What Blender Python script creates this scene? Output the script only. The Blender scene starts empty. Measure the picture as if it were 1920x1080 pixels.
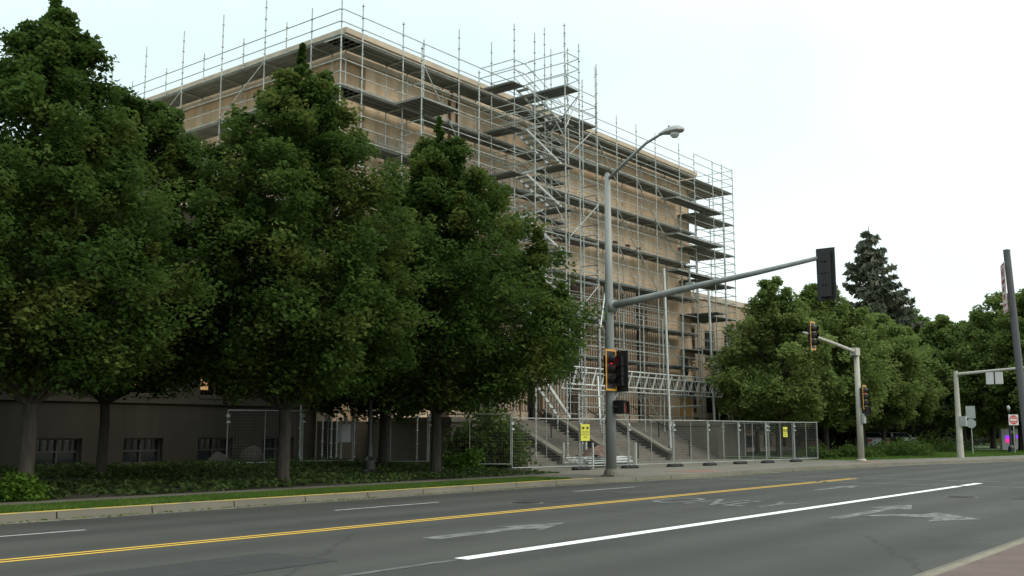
import bpy, math, random
import numpy as np
from mathutils import Vector, Matrix
random.seed(7); rng = np.random.default_rng(7)
R = math.radians; PI = math.pi
S = bpy.context.scene; COL = S.collection

# ---------------------------------------------------------------- camera, world, sun, exposure
# X runs along the street, Y into the courthouse lot, road surface z = 0
cam = bpy.data.cameras.new('camera'); camo = bpy.data.objects.new('camera', cam); COL.objects.link(camo)
cam.sensor_width = 36; cam.lens = 36*1906/1920; cam.clip_start = 0.1; cam.clip_end = 5000
yaw, pit = R(38.3), R(8.12)
fwd = Vector((math.cos(yaw)*math.cos(pit), math.sin(yaw)*math.cos(pit), math.sin(pit)))
camo.location = (0, 0, 1.6); camo.rotation_euler = fwd.to_track_quat('-Z', 'Y').to_euler()
S.camera = camo
vs = S.view_settings; vs.view_transform = 'Standard'; vs.look = 'None'; vs.gamma = 1; vs.use_curve_mapping = False
vs.exposure = 0.22

SUN_EL, SUN_AZ = R(40), R(286)      # azimuth measured from +X towards +Y
w = bpy.data.worlds.new("World"); S.world = w; w.use_nodes = True
nt = w.node_tree; nt.nodes.clear()
def N(t, ty, **k):
    n = t.nodes.new(ty)
    for a, v in k.items(): setattr(n, a, v)
    return n
wo = N(nt, 'ShaderNodeOutputWorld'); add = N(nt, 'ShaderNodeAddShader')
sky = N(nt, 'ShaderNodeTexSky', sky_type='NISHITA', sun_disc=False)
sky.sun_elevation = SUN_EL; sky.sun_rotation = PI/2 - SUN_AZ
b1 = N(nt, 'ShaderNodeBackground'); b1.inputs[1].default_value = 0.05
b2 = N(nt, 'ShaderNodeBackground'); b2.inputs[1].default_value = 1.0
nt.links.new(sky.outputs[0], b1.inputs[0])
tc = N(nt, 'ShaderNodeTexCoord'); sx = N(nt, 'ShaderNodeSeparateXYZ')
nt.links.new(tc.outputs['Generated'], sx.inputs[0])
# overcast luminance rises from horizon to zenith
rp = N(nt, 'ShaderNodeValToRGB'); rp.color_ramp.elements[0].position = 0.0
rp.color_ramp.elements[0].color = (.80, .88, .86, 1)
rp.color_ramp.elements[1].position = 1.0; rp.color_ramp.elements[1].color = (1.62, 1.72, 1.66, 1)
e = rp.color_ramp.elements.new(.35); e.color = (.735, .815, .78, 1)
e = rp.color_ramp.elements.new(.12); e.color = (.735, .80, .765, 1)
nt.links.new(sx.outputs[2], rp.inputs[0])
nz = N(nt, 'ShaderNodeTexNoise'); nz.inputs['Scale'].default_value = 2.4; nz.inputs['Detail'].default_value = 3
nt.links.new(tc.outputs['Generated'], nz.inputs['Vector'])
cr = N(nt, 'ShaderNodeValToRGB'); cr.color_ramp.elements[0].position = .35; cr.color_ramp.elements[0].color = (.90, .925, .93, 1)
cr.color_ramp.elements[1].position = .62; cr.color_ramp.elements[1].color = (1.05, 1.04, 1.03, 1)
nt.links.new(nz.outputs[0], cr.inputs[0])
mx = N(nt, 'ShaderNodeMix', data_type='RGBA', blend_type='MULTIPLY'); mx.inputs[0].default_value = 1
nt.links.new(rp.outputs[0], mx.inputs[6]); nt.links.new(cr.outputs[0], mx.inputs[7])
dt = N(nt, 'ShaderNodeVectorMath', operation='DOT_PRODUCT'); dt.inputs[1].default_value = (.80, -.50, -.35)
nt.links.new(tc.outputs['Generated'], dt.inputs[0])
ra = N(nt, 'ShaderNodeValToRGB'); ra.color_ramp.elements[0].position = .0; ra.color_ramp.elements[0].color = (.905, .955, .95, 1)
ra.color_ramp.elements[1].position = .5; ra.color_ramp.elements[1].color = (1.03, 1.01, 1.0, 1)
nt.links.new(dt.outputs['Value'], ra.inputs[0])
mx2 = N(nt, 'ShaderNodeMix', data_type='RGBA', blend_type='MULTIPLY'); mx2.inputs[0].default_value = 1
nt.links.new(mx.outputs[2], mx2.inputs[6]); nt.links.new(ra.outputs[0], mx2.inputs[7])
nt.links.new(mx2.outputs[2], b2.inputs[0])
nt.links.new(b1.outputs[0], add.inputs[0]); nt.links.new(b2.outputs[0], add.inputs[1]); nt.links.new(add.outputs[0], wo.inputs[0])
sl = bpy.data.lights.new('sun', 'SUN'); slo = bpy.data.objects.new('sun', sl); COL.objects.link(slo)
sl.energy = 1.0; sl.angle = R(30); sl.color = (1, .88, .72)
sd = Vector((math.cos(SUN_EL)*math.cos(SUN_AZ), math.cos(SUN_EL)*math.sin(SUN_AZ), math.sin(SUN_EL)))
slo.rotation_euler = sd.to_track_quat('Z', 'Y').to_euler(); slo.location = (0, -20, 60)

# ---------------------------------------------------------------- materials
def mat(name, c, rough=.8, metal=0, var=.15, vs_=1.5, bump=0, bs=20, c2=None, obj=True, emit=None, es=0, stretch=None):
    m = bpy.data.materials.new(name); m.use_nodes = True; t = m.node_tree; p = t.nodes['Principled BSDF']
    p.inputs['Roughness'].default_value = rough; p.inputs['Metallic'].default_value = metal
    tc = N(t, 'ShaderNodeTexCoord'); n = N(t, 'ShaderNodeTexNoise'); n.inputs['Scale'].default_value = vs_; n.inputs['Detail'].default_value = 6
    src = tc.outputs['Object']
    if stretch:
        mp = N(t, 'ShaderNodeMapping'); mp.inputs['Scale'].default_value = stretch; t.links.new(src, mp.inputs[0]); src = mp.outputs[0]
    t.links.new(src, n.inputs['Vector'])
    r = N(t, 'ShaderNodeValToRGB'); r.color_ramp.elements[0].position = .3; r.color_ramp.elements[1].position = .7
    a = [max(0, x*(1-var)) for x in c]; b = [min(1, x*(1+var)) for x in (c2 or c)]
    r.color_ramp.elements[0].color = (*a, 1); r.color_ramp.elements[1].color = (*b, 1)
    t.links.new(n.outputs[0], r.inputs[0]); t.links.new(r.outputs[0], p.inputs['Base Color'])
    if bump:
        n2 = N(t, 'ShaderNodeTexNoise'); n2.inputs['Scale'].default_value = bs; n2.inputs['Detail'].default_value = 4; t.links.new(tc.outputs['Object'], n2.inputs['Vector'])
        bp = N(t, 'ShaderNodeBump'); bp.inputs['Strength'].default_value = bump; bp.inputs['Distance'].default_value = .02
        t.links.new(n2.outputs[0], bp.inputs['Height']); t.links.new(bp.outputs[0], p.inputs['Normal'])
    if emit: p.inputs['Emission Color'].default_value = (*emit, 1); p.inputs['Emission Strength'].default_value = es
    return m

def stone(name, base, bw=1.4, bh=.55, mortar=.8, streak=.25):
    m = bpy.data.materials.new(name); m.use_nodes = True; t = m.node_tree; p = t.nodes['Principled BSDF']; p.inputs['Roughness'].default_value = .88
    L = t.links.new
    g = N(t, 'ShaderNodeNewGeometry'); tc = N(t, 'ShaderNodeTexCoord'); s = N(t, 'ShaderNodeSeparateXYZ'); L(tc.outputs['Object'], s.inputs[0])
    sn = N(t, 'ShaderNodeSeparateXYZ'); L(g.outputs['Normal'], sn.inputs[0])
    ax = N(t, 'ShaderNodeMath', operation='ABSOLUTE'); L(sn.outputs[0], ax.inputs[0])
    gt = N(t, 'ShaderNodeMath', operation='GREATER_THAN'); L(ax.outputs[0], gt.inputs[0]); gt.inputs[1].default_value = .5
    mi = N(t, 'ShaderNodeMix'); L(gt.outputs[0], mi.inputs[0]); L(s.outputs[0], mi.inputs[2]); L(s.outputs[1], mi.inputs[3])
    cb = N(t, 'ShaderNodeCombineXYZ'); L(mi.outputs[0], cb.inputs[0]); L(s.outputs[2], cb.inputs[1])
    br = N(t, 'ShaderNodeTexBrick'); br.inputs['Scale'].default_value = 1; br.inputs['Brick Width'].default_value = bw; br.inputs['Row Height'].default_value = bh
    br.inputs['Mortar Size'].default_value = .008; br.inputs['Mortar Smooth'].default_value = .3; br.inputs['Bias'].default_value = 0
    L(cb.outputs[0], br.inputs['Vector'])
    br.inputs['Color1'].default_value = (*[x*.94 for x in base], 1); br.inputs['Color2'].default_value = (*[x*1.06 for x in base], 1)
    br.inputs['Mortar'].default_value = (*[x*mortar for x in base], 1)
    n = N(t, 'ShaderNodeTexNoise'); n.inputs['Scale'].default_value = 1; n.inputs['Detail'].default_value = 8
    mp = N(t, 'ShaderNodeMapping'); mp.inputs['Scale'].default_value = (1.7, 1.7, .16); L(tc.outputs['Object'], mp.inputs[0]); L(mp.outputs[0], n.inputs['Vector'])
    r = N(t, 'ShaderNodeValToRGB'); r.color_ramp.elements[0].position = .32; r.color_ramp.elements[0].color = (1-streak, 1-streak*1.15, 1-streak*1.3, 1)
    r.color_ramp.elements[1].position = .6; r.color_ramp.elements[1].color = (1.03, 1.03, 1.03, 1); L(n.outputs[0], r.inputs[0])
    n3 = N(t, 'ShaderNodeTexNoise'); n3.inputs['Scale'].default_value = .22; n3.inputs['Detail'].default_value = 3; L(tc.outputs['Object'], n3.inputs['Vector'])
    r3 = N(t, 'ShaderNodeValToRGB'); r3.color_ramp.elements[0].position = .35; r3.color_ramp.elements[0].color = (.92, .85, .78, 1); r3.color_ramp.elements[1].position = .65
    r3.color_ramp.elements[1].color = (1.05, 1.05, 1.05, 1); L(n3.outputs[0], r3.inputs[0])
    m1 = N(t, 'ShaderNodeMix', data_type='RGBA', blend_type='MULTIPLY'); m1.inputs[0].default_value = 1; L(br.outputs[0], m1.inputs[6]); L(r.outputs[0], m1.inputs[7])
    m2 = N(t, 'ShaderNodeMix', data_type='RGBA', blend_type='MULTIPLY'); m2.inputs[0].default_value = 1; L(m1.outputs[2], m2.inputs[6]); L(r3.outputs[0], m2.inputs[7])
    L(m2.outputs[2], p.inputs['Base Color'])
    bp = N(t, 'ShaderNodeBump'); bp.inputs['Strength'].default_value = .3; bp.inputs['Distance'].default_value = .02; L(br.outputs['Fac'], bp.inputs['Height']); bp.invert = True
    L(bp.outputs[0], p.inputs['Normal'])
    return m

def leafmat(name, c1, c2, c3, trans=.35):
    m = bpy.data.materials.new(name); m.use_nodes = True; t = m.node_tree; t.nodes.clear(); L = t.links.new
    o = N(t, 'ShaderNodeOutputMaterial'); at = N(t, 'ShaderNodeAttribute', attribute_name='tone')
    tc = N(t, 'ShaderNodeTexCoord'); n = N(t, 'ShaderNodeTexNoise'); n.inputs['Scale'].default_value = .9; n.inputs['Detail'].default_value = 3; L(tc.outputs['Object'], n.inputs['Vector'])
    a = N(t, 'ShaderNodeMath', operation='MULTIPLY_ADD'); L(n.outputs[0], a.inputs[0]); a.inputs[1].default_value = 1.1; a.inputs[2].default_value = -.55
    a2 = N(t, 'ShaderNodeMath', operation='ADD'); L(a.outputs[0], a2.inputs[0]); L(at.outputs['Fac'], a2.inputs[1])
    r = N(t, 'ShaderNodeValToRGB'); r.color_ramp.elements[0].position = .1; r.color_ramp.elements[0].color = (*c1, 1)
    r.color_ramp.elements[1].position = .95; r.color_ramp.elements[1].color = (*c3, 1); q = r.color_ramp.elements.new(.55); q.color = (*c2, 1)
    L(a2.outputs[0], r.inputs[0])
    d = N(t, 'ShaderNodeBsdfPrincipled'); d.inputs['Roughness'].default_value = .6; d.inputs['Specular IOR Level'].default_value = .06
    tr = N(t, 'ShaderNodeBsdfTranslucent'); ms = N(t, 'ShaderNodeMixShader'); ms.inputs[0].default_value = trans
    L(r.outputs[0], d.inputs['Base Color']); L(r.outputs[0], tr.inputs[0]); L(d.outputs[0], ms.inputs[1]); L(tr.outputs[0], ms.inputs[2]); L(ms.outputs[0], o.inputs[0])
    return m

def worn(name, paint, base, lo, hi, sc=6):
    m = bpy.data.materials.new(name); m.use_nodes = True; t = m.node_tree; p = t.nodes['Principled BSDF']; p.inputs['Roughness'].default_value = .8; L = t.links.new
    tc = N(t, 'ShaderNodeTexCoord'); n = N(t, 'ShaderNodeTexNoise'); n.inputs['Scale'].default_value = sc; n.inputs['Detail'].default_value = 8; n.inputs['Roughness'].default_value = .7
    mp = N(t, 'ShaderNodeMapping'); mp.inputs['Scale'].default_value = (.6, 1.6, 1); L(tc.outputs['Object'], mp.inputs[0]); L(mp.outputs[0], n.inputs['Vector'])
    r = N(t, 'ShaderNodeValToRGB'); r.color_ramp.elements[0].position = lo; r.color_ramp.elements[0].color = (*base, 1)
    r.color_ramp.elements[1].position = hi; r.color_ramp.elements[1].color = (*paint, 1); L(n.outputs[0], r.inputs[0]); L(r.outputs[0], p.inputs['Base Color'])
    return m

def asphalt(name):
    m = bpy.data.materials.new(name); m.use_nodes = True; t = m.node_tree; p = t.nodes['Principled BSDF']; p.inputs['Roughness'].default_value = .85; L = t.links.new
    tc = N(t, 'ShaderNodeTexCoord')
    n = N(t, 'ShaderNodeTexNoise'); n.inputs['Scale'].default_value = 1; n.inputs['Detail'].default_value = 5
    mp = N(t, 'ShaderNodeMapping'); mp.inputs['Scale'].default_value = (.06, .55, 1); L(tc.outputs['Object'], mp.inputs[0]); L(mp.outputs[0], n.inputs['Vector'])
    f = N(t, 'ShaderNodeTexNoise'); f.inputs['Scale'].default_value = 45; f.inputs['Detail'].default_value = 3; L(tc.outputs['Object'], f.inputs['Vector'])
    v = N(t, 'ShaderNodeTexVoronoi', feature='DISTANCE_TO_EDGE'); v.inputs['Scale'].default_value = .22
    nd = N(t, 'ShaderNodeTexNoise'); nd.inputs['Scale'].default_value = 1.3; nd.inputs['Detail'].default_value = 5; L(tc.outputs['Object'], nd.inputs['Vector'])
    mv = N(t, 'ShaderNodeMix', data_type='RGBA'); mv.inputs[0].default_value = .35; L(tc.outputs['Object'], mv.inputs[6]); L(nd.outputs['Color'], mv.inputs[7]); L(mv.outputs[2], v.inputs['Vector'])
    r = N(t, 'ShaderNodeValToRGB'); r.color_ramp.elements[0].position = .3; r.color_ramp.elements[0].color = (.031, .030, .0245, 1)
    r.color_ramp.elements[1].position = .7; r.color_ramp.elements[1].color = (.047, .045, .0375, 1); L(n.outputs[0], r.inputs[0])
    rf = N(t, 'ShaderNodeValToRGB'); rf.color_ramp.elements[0].position = .3; rf.color_ramp.elements[0].color = (.75, .75, .75, 1); rf.color_ramp.elements[1].position = .75
    rf.color_ramp.elements[1].color = (1.3, 1.3, 1.3, 1); L(f.outputs[0], rf.inputs[0])
    rv = N(t, 'ShaderNodeValToRGB'); rv.color_ramp.elements[0].position = .0; rv.color_ramp.elements[0].color = (.55, .55, .55, 1); rv.color_ramp.elements[1].position = .008
    rv.color_ramp.elements[1].color = (1, 1, 1, 1); L(v.outputs['Distance'], rv.inputs[0])
    a = N(t, 'ShaderNodeMix', data_type='RGBA', blend_type='MULTIPLY'); a.inputs[0].default_value = 1; L(r.outputs[0], a.inputs[6]); L(rf.outputs[0], a.inputs[7])
    b = N(t, 'ShaderNodeMix', data_type='RGBA', blend_type='MULTIPLY'); b.inputs[0].default_value = 1; L(a.outputs[2], b.inputs[6]); L(rv.outputs[0], b.inputs[7])
    # tyre-polished tracks along the lanes, oil drips in lane centres, big repair patches
    sp = N(t, 'ShaderNodeSeparateXYZ'); L(tc.outputs['Object'], sp.inputs[0])
    wv = N(t, 'ShaderNodeMath', operation='MULTIPLY_ADD'); L(sp.outputs[1], wv.inputs[0]); wv.inputs[1].default_value = 2*PI/1.85; wv.inputs[2].default_value = 1.2
    sn_ = N(t, 'ShaderNodeMath', operation='SINE'); L(wv.outputs[0], sn_.inputs[0])
    rt_ = N(t, 'ShaderNodeMapRange'); L(sn_.outputs[0], rt_.inputs[0]); rt_.inputs[1].default_value = -1; rt_.inputs[2].default_value = 1; rt_.inputs[3].default_value = .76; rt_.inputs[4].default_value = 1.16
    ns_ = N(t, 'ShaderNodeTexNoise'); ns_.inputs['Scale'].default_value = 1; ns_.inputs['Detail'].default_value = 6
    mq = N(t, 'ShaderNodeMapping'); mq.inputs['Scale'].default_value = (.35, .8, 1); L(tc.outputs['Object'], mq.inputs[0]); L(mq.outputs[0], ns_.inputs['Vector'])
    rs_ = N(t, 'ShaderNodeValToRGB'); rs_.color_ramp.elements[0].position = .30; rs_.color_ramp.elements[0].color = (.68, .68, .66, 1); rs_.color_ramp.elements[1].position = .46; rs_.color_ramp.elements[1].color = (1, 1, 1, 1); L(ns_.outputs[0], rs_.inputs[0])
    c1 = N(t, 'ShaderNodeMix', data_type='RGBA', blend_type='MULTIPLY'); c1.inputs[0].default_value = .85; L(b.outputs[2], c1.inputs[6]); L(rt_.outputs[0], c1.inputs[7])
    c2_ = N(t, 'ShaderNodeMix', data_type='RGBA', blend_type='MULTIPLY'); c2_.inputs[0].default_value = 1; L(c1.outputs[2], c2_.inputs[6]); L(rs_.outputs[0], c2_.inputs[7])
    vp = N(t, 'ShaderNodeTexVoronoi'); vp.inputs['Scale'].default_value = 9; L(tc.outputs['Object'], vp.inputs['Vector'])
    rp_ = N(t, 'ShaderNodeValToRGB'); rp_.color_ramp.elements[0].position = .0; rp_.color_ramp.elements[0].color = (1.5, 1.5, 1.45, 1); rp_.color_ramp.elements[1].position = .14; rp_.color_ramp.elements[1].color = (1, 1, 1, 1); L(vp.outputs['Distance'], rp_.inputs[0])
    c3_ = N(t, 'ShaderNodeMix', data_type='RGBA', blend_type='MULTIPLY'); c3_.inputs[0].default_value = 1; L(c2_.outputs[2], c3_.inputs[6]); L(rp_.outputs[0], c3_.inputs[7])
    L(c3_.outputs[2], p.inputs['Base Color'])
    bp = N(t, 'ShaderNodeBump'); bp.inputs['Strength'].default_value = .25; bp.inputs['Distance'].default_value = .01; L(f.outputs[0], bp.inputs['Height']); L(bp.outputs[0], p.inputs['Normal'])
    return m

M = dict(
    stone_east=stone('sandstone_east_wing', (.36, .285, .20), 1.2, .5),
    asphalt=asphalt('asphalt'),
    stone=stone('sandstone', (.60, .465, .325), streak=.24),
    stone_side=stone('sandstone_fine', (.42, .325, .235), 1.8, .6),
    stone_shade=stone('shaded_wing_sandstone', (.036, .031, .021), 1.2, .5),  # deep shade of the front trees put into the stone colour
    flute=mat('fluted_stone', (.40, .30, .21), .9, var=.15, vs_=1.2, stretch=(1, 1, .2)),
    coping=mat('coping_stone', (.45, .37, .28), .85, bump=.2),
    coping_shade=mat('shaded_coping', (.045, .038, .026), .9, bump=.2),  # dark copy of the coping, tree shade painted into its colour
    darkin=mat('dark_interior', (.02, .02, .022), .7),
    glass=mat('window_glass', (.02, .025, .028), .08, var=.1),
    frame=mat('window_frame', (.06, .052, .04), .6),
    galv=mat('galvanised_steel', (.42, .435, .40), .5, .5, var=.25, vs_=3),
    galvb=mat('bright_galvanised_steel', (.55, .57, .54), .45, .4, var=.15, vs_=4),
    deck=mat('steel_plank', (.19, .20, .18), .7, .15, var=.3, vs_=1.2),
    alu=mat('aluminium', (.42, .44, .42), .45, .5, var=.12),
    pole=mat('pole_paint', (.22, .235, .225), .55, .2, var=.12, vs_=1.2, c2=(.26, .26, .24), stretch=(3, 3, .5)),
    poled=mat('dark_post_paint', (.085, .085, .09), .55, .2, var=.12, vs_=1.5),
    sloped=mat('shaded_side_wall', (.055, .05, .04), .9, var=.2),  # shadow side of the stair walls painted in as a darker colour
    path=mat('footpath_concrete', (.13, .115, .085), .92, var=.2, vs_=.9, bump=.2, bs=30),
    polet=mat('pole_tan', (.42, .40, .34), .7, .05, var=.12, vs_=1.5),
    concrete=mat('concrete', (.145, .132, .102), .9, var=.16, vs_=.7, bump=.2, bs=30),
    concd=mat('old_concrete', (.10, .092, .07), .92, var=.2, vs_=.9, bump=.2, bs=30),
    stair=mat('stair_stone', (.135, .12, .098), .9, var=.2, vs_=1.1),
    red_pad=mat('red_tactile_paving', (.20, .105, .075), .9),
    kerby=worn('kerb_yellow', (.52, .36, .07), (.24, .22, .18), .34, .5, 3),
    yellow=worn('yellow_line_paint', (.66, .40, .045), (.3, .22, .06), .25, .42, 5),
    white=worn('white_line_paint', (.78, .80, .78), (.4, .4, .4), .2, .35, 8),
    faded=worn('faded_white_paint', (.17, .175, .165), (.045, .045, .04), .42, .70, 4),
    faded2=worn('less_faded_white_paint', (.20, .205, .19), (.045, .045, .04), .38, .64, 4),
    soil=mat('soil', (.035, .032, .02), 1, var=.4, vs_=3, bump=.5),
    grass=mat('grass_ground', (.045, .08, .018), 1, var=.3, vs_=2.5, bump=.6, bs=50, c2=(.06, .085, .028)),
    blade=leafmat('grass_blade', (.055, .10, .018), (.09, .16, .03), (.14, .20, .045), .3),
    leaf=leafmat('linden_leaf', (.042, .078, .017), (.066, .112, .024), (.135, .158, .038), .5),
    leaf2=leafmat('far_leaf', (.10, .15, .04), (.16, .22, .06), (.23, .27, .09), .45),  # far haze lightened into this and the other right-hand leaf colours
    leafb=leafmat('bright_leaf', (.05, .10, .015), (.08, .15, .02), (.12, .20, .03)),
    leaf3=leafmat('olive_leaf', (.09, .135, .035), (.145, .20, .052), (.21, .25, .08), .45),
    leaf4=leafmat('fresh_leaf', (.09, .16, .04), (.15, .24, .06), (.22, .30, .09), .45),
    fframe=mat('fence_frame_steel', (.29, .30, .28), .55, .4, var=.2, vs_=3),
    wire=mat('dull_wire', (.20, .205, .19), .6, .3),
    needle=leafmat('spruce_needle', (.085, .105, .075), (.13, .145, .10), (.18, .175, .12), .2),  # needle tones raised to stand for haze over distance
    bark=mat('bark', (.034, .028, .021), .95, var=.4, vs_=6, bump=.6, bs=25, stretch=(2, 2, .5)),
    barkl=mat('pale_bark', (.05, .041, .031), .95, var=.4, vs_=5, bump=.6, bs=25, stretch=(2, 2, .5)),
    black=mat('black_plastic', (.012, .012, .012), .5),
    blackp=mat('black_paint', (.014, .016, .016), .4),
    sigy=mat('reflective_yellow', (.58, .28, .03), .4, var=.05),
    redlit=mat('lit_red_lens', (.5, .01, .02), .3, emit=(1, .02, .06), es=1.0),
    lensoff=mat('dark_lens', (.02, .015, .01), .25),
    amber=mat('amber_lens', (.10, .05, .01), .25),
    handred=mat('walk_signal_face', (.12, .03, .02), .4),
    lumgrey=mat('luminaire_grey', (.40, .39, .37), .5, .2),
    lens=mat('luminaire_lens', (.45, .46, .44), .2),
    ysign=mat('yellow_sign', (.62, .60, .06), .6, var=.06),
    signw=mat('white_sign', (.60, .57, .56), .5, var=.05),
    signback=mat('sign_back', (.36, .37, .35), .5, .3),
    signred=mat('sign_red', (.50, .06, .05), .5),
    signtxt=mat('sign_text', (.30, .05, .05), .5),
    rubber=mat('black_rubber', (.016, .015, .015), .8),
    rust=mat('rusty_brown', (.12, .055, .025), .8, var=.3, vs_=4),
    wood=mat('plywood', (.48, .27, .09), .8, var=.15),
    tarp=mat('brown_tarp', (.11, .065, .045), .8, var=.4, vs_=3),
    greyb=mat('electrical_grey', (.42, .44, .44), .6),
    whitep=mat('white_paint', (.70, .71, .71), .35, var=.04),
    darkcar=mat('dark_car_paint', (.05, .055, .07), .3),
    redp=mat('red_tail_lens', (.45, .02, .03), .3),
    glow=mat('warm_lamp_glow', (.7, .4, .15), .6, emit=(1, .58, .25), es=.45),
    roof=mat('roof_gravel', (.2, .19, .17), .95),
    ledp=mat('led_screen_pink', (.1, .02, .05), .4, emit=(1.0, .02, .30), es=1.0),
    ledb=mat('led_screen_violet', (.05, .02, .1), .4, emit=(.30, .04, 1.0), es=1.0),
    cable=mat('cable', (.05, .05, .05), .6),
    rock=mat('boulder', (.045, .04, .03), .9, var=.3, vs_=3, bump=.5),
)

# ---------------------------------------------------------------- mesh helpers
class MB:
    def __init__(s): s.v = []; s.f = []; s.mi = []; s.cur = 0
    def face(s, vs):
        i = len(s.v); s.v += [tuple(p) for p in vs]; s.f.append(tuple(range(i, i+len(vs)))); s.mi.append(s.cur); return s
    def box(s, x0, x1, y0, y1, z0, z1):
        i = len(s.v)
        s.v += [(x0,y0,z0),(x1,y0,z0),(x1,y1,z0),(x0,y1,z0),(x0,y0,z1),(x1,y0,z1),(x1,y1,z1),(x0,y1,z1)]
        s.f += [(i,i+3,i+2,i+1),(i+4,i+5,i+6,i+7),(i,i+1,i+5,i+4),(i+1,i+2,i+6,i+5),(i+2,i+3,i+7,i+6),(i+3,i,i+4,i+7)]; s.mi += [s.cur]*6
        return s
    def obox(s, c, ax, ay, az):   # oriented box: centre, half-axis vectors
        c, ax, ay, az = map(Vector, (c, ax, ay, az)); i = len(s.v)
        for k in (-1, 1):
            for a, b in ((-1,-1),(1,-1),(1,1),(-1,1)): s.v.append(tuple(c+ax*a+ay*b+az*k))
        s.f += [(i,i+3,i+2,i+1),(i+4,i+5,i+6,i+7),(i,i+1,i+5,i+4),(i+1,i+2,i+6,i+5),(i+2,i+3,i+7,i+6),(i+3,i,i+4,i+7)]; s.mi += [s.cur]*6
        return s
    def tube(s, pts, r, n=6, caps=True):
        pts = [Vector(p) for p in pts]; k = len(pts); rs = r if isinstance(r, (list, tuple)) else [r]*k
        i0 = len(s.v); prev = None
        for j, p in enumerate(pts):
            d = (pts[min(j+1, k-1)]-pts[max(j-1, 0)]).normalized()
            if prev is None: a = d.orthogonal().normalized()
            else: a = (prev - d*prev.dot(d)).normalized()
            prev = a; b = d.cross(a)
            for q in range(n):
                t = 2*PI*(q+.5)/n; s.v.append(tuple(p+(a*math.cos(t)+b*math.sin(t))*rs[j]))
        for j in range(k-1):
            for q in range(n):
                a0 = i0+j*n+q; a1 = i0+j*n+(q+1) % n; s.f.append((a0, a1, a1+n, a0+n)); s.mi.append(s.cur)
        if caps:
            s.f.append(tuple(i0+q for q in range(n))[::-1]); s.f.append(tuple(i0+(k-1)*n+q for q in range(n))); s.mi += [s.cur]*2
        return s
    def lathe(s, c, prof, n=12):
        c = Vector(c); i0 = len(s.v)
        for r, z in prof:
            for q in range(n): s.v.append((c.x+r*math.cos(2*PI*q/n), c.y+r*math.sin(2*PI*q/n), c.z+z))
        for j in range(len(prof)-1):
            for q in range(n):
                a0 = i0+j*n+q; a1 = i0+j*n+(q+1) % n; s.f.append((a0, a1, a1+n, a0+n)); s.mi.append(s.cur)
        s.f.append(tuple(i0+q for q in range(n))[::-1]); s.f.append(tuple(i0+(len(prof)-1)*n+q for q in range(n))); s.mi += [s.cur]*2
        return s
    def prism(s, poly, z0, z1):
        n = len(poly); i = len(s.v); s.v += [(x, y, z0) for x, y in poly] + [(x, y, z1) for x, y in poly]
        s.f.append(tuple(i+k for k in range(n))[::-1]); s.f.append(tuple(i+n+k for k in range(n))); s.mi += [s.cur]*2
        for k in range(n): s.f.append((i+k, i+(k+1) % n, i+n+(k+1) % n, i+n+k)); s.mi.append(s.cur)
        return s
    def build(s, name, m, parent=None, smooth=False):
        me = bpy.data.meshes.new(name); me.from_pydata(s.v, [], s.f)
        for q in (m if isinstance(m, (list, tuple)) else [m]): me.materials.append(q)
        if isinstance(m, (list, tuple)): me.polygons.foreach_set('material_index', s.mi)
        if smooth: me.polygons.foreach_set('use_smooth', [True]*len(me.polygons))
        me.update(); o = bpy.data.objects.new(name, me); COL.objects.link(o)
        if parent:
            o.parent = parent; l = parent
            # part coordinates are given in world space: express them in the thing's space
            mw = Matrix.Identity(4); q = parent
            while q: mw = q.matrix_basis @ mw; q = q.parent
            me.transform(mw.inverted())
        return o
def tag(o, label=None, cat=None, group=None, kind=None):
    if label: o['label'] = label
    if cat: o['category'] = cat
    if group: o['group'] = group
    if kind: o['kind'] = kind
    return o
def thing(name, loc, label, cat, group=None, rz=0):
    o = bpy.data.objects.new(name, None); COL.objects.link(o); o.location = loc; o.rotation_euler = (0, 0, rz); o.empty_display_size = .3
    return tag(o, label, cat, group)
def dup(root, loc, rz=0, label=None, sc=None):
    r = root.copy(); COL.objects.link(r); r.location = loc; r.rotation_euler = (0, 0, rz)
    if label: r['label'] = label
    if sc: r.scale = sc if isinstance(sc, tuple) else (sc,)*3
    for ch in list(root.children):
        c = ch.copy(); COL.objects.link(c); c.parent = r
        for g in list(ch.children):
            d = g.copy(); COL.objects.link(d); d.parent = c
    return r
def struct(name, mb, m): return tag(mb.build(name, m), kind='structure')
def text(name, body, size, m, parent=None, loc=(0,0,0), rot=(0,0,0), sy=1, ext=.001):
    c = bpy.data.curves.new(name, 'FONT'); c.body = body; c.size = size; c.align_x = 'CENTER'; c.align_y = 'CENTER'; c.extrude = ext; c.materials.append(m)
    o = bpy.data.objects.new(name, c); COL.objects.link(o); me = bpy.data.meshes.new_from_object(o.evaluated_get(bpy.context.evaluated_depsgraph_get())); bpy.data.objects.remove(o)
    me.materials.clear(); me.materials.append(m); o = bpy.data.objects.new(name, me); COL.objects.link(o)
    o.parent = parent; o.location = loc; o.rotation_euler = rot; o.scale = (1, sy, 1); return o

# ---------------------------------------------------------------- ground, road, pavements
KERB = [(-90,18.8),(26,18.8),(33.3,18.0),(42.8,17.9),(53.2,16.7),(65.6,13.8),(92,9),(150,-2)]
def kerb_y(x):
    for (a, b), (c, d) in zip(KERB, KERB[1:]):
        if a <= x <= c: return b+(d-b)*(x-a)/(c-a)
    return KERB[-1][1]
def strip(mb, x0, x1, o0, o1, z, step=3.0, fn=kerb_y):
    n = max(1, int((x1-x0)/step)); xs = [x0+(x1-x0)*i/n for i in range(n+1)]
    for a, b in zip(xs, xs[1:]): mb.face([(a, fn(a)+o0, z), (b, fn(b)+o0, z), (b, fn(b)+o1, z), (a, fn(a)+o1, z)])
    return mb
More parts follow.
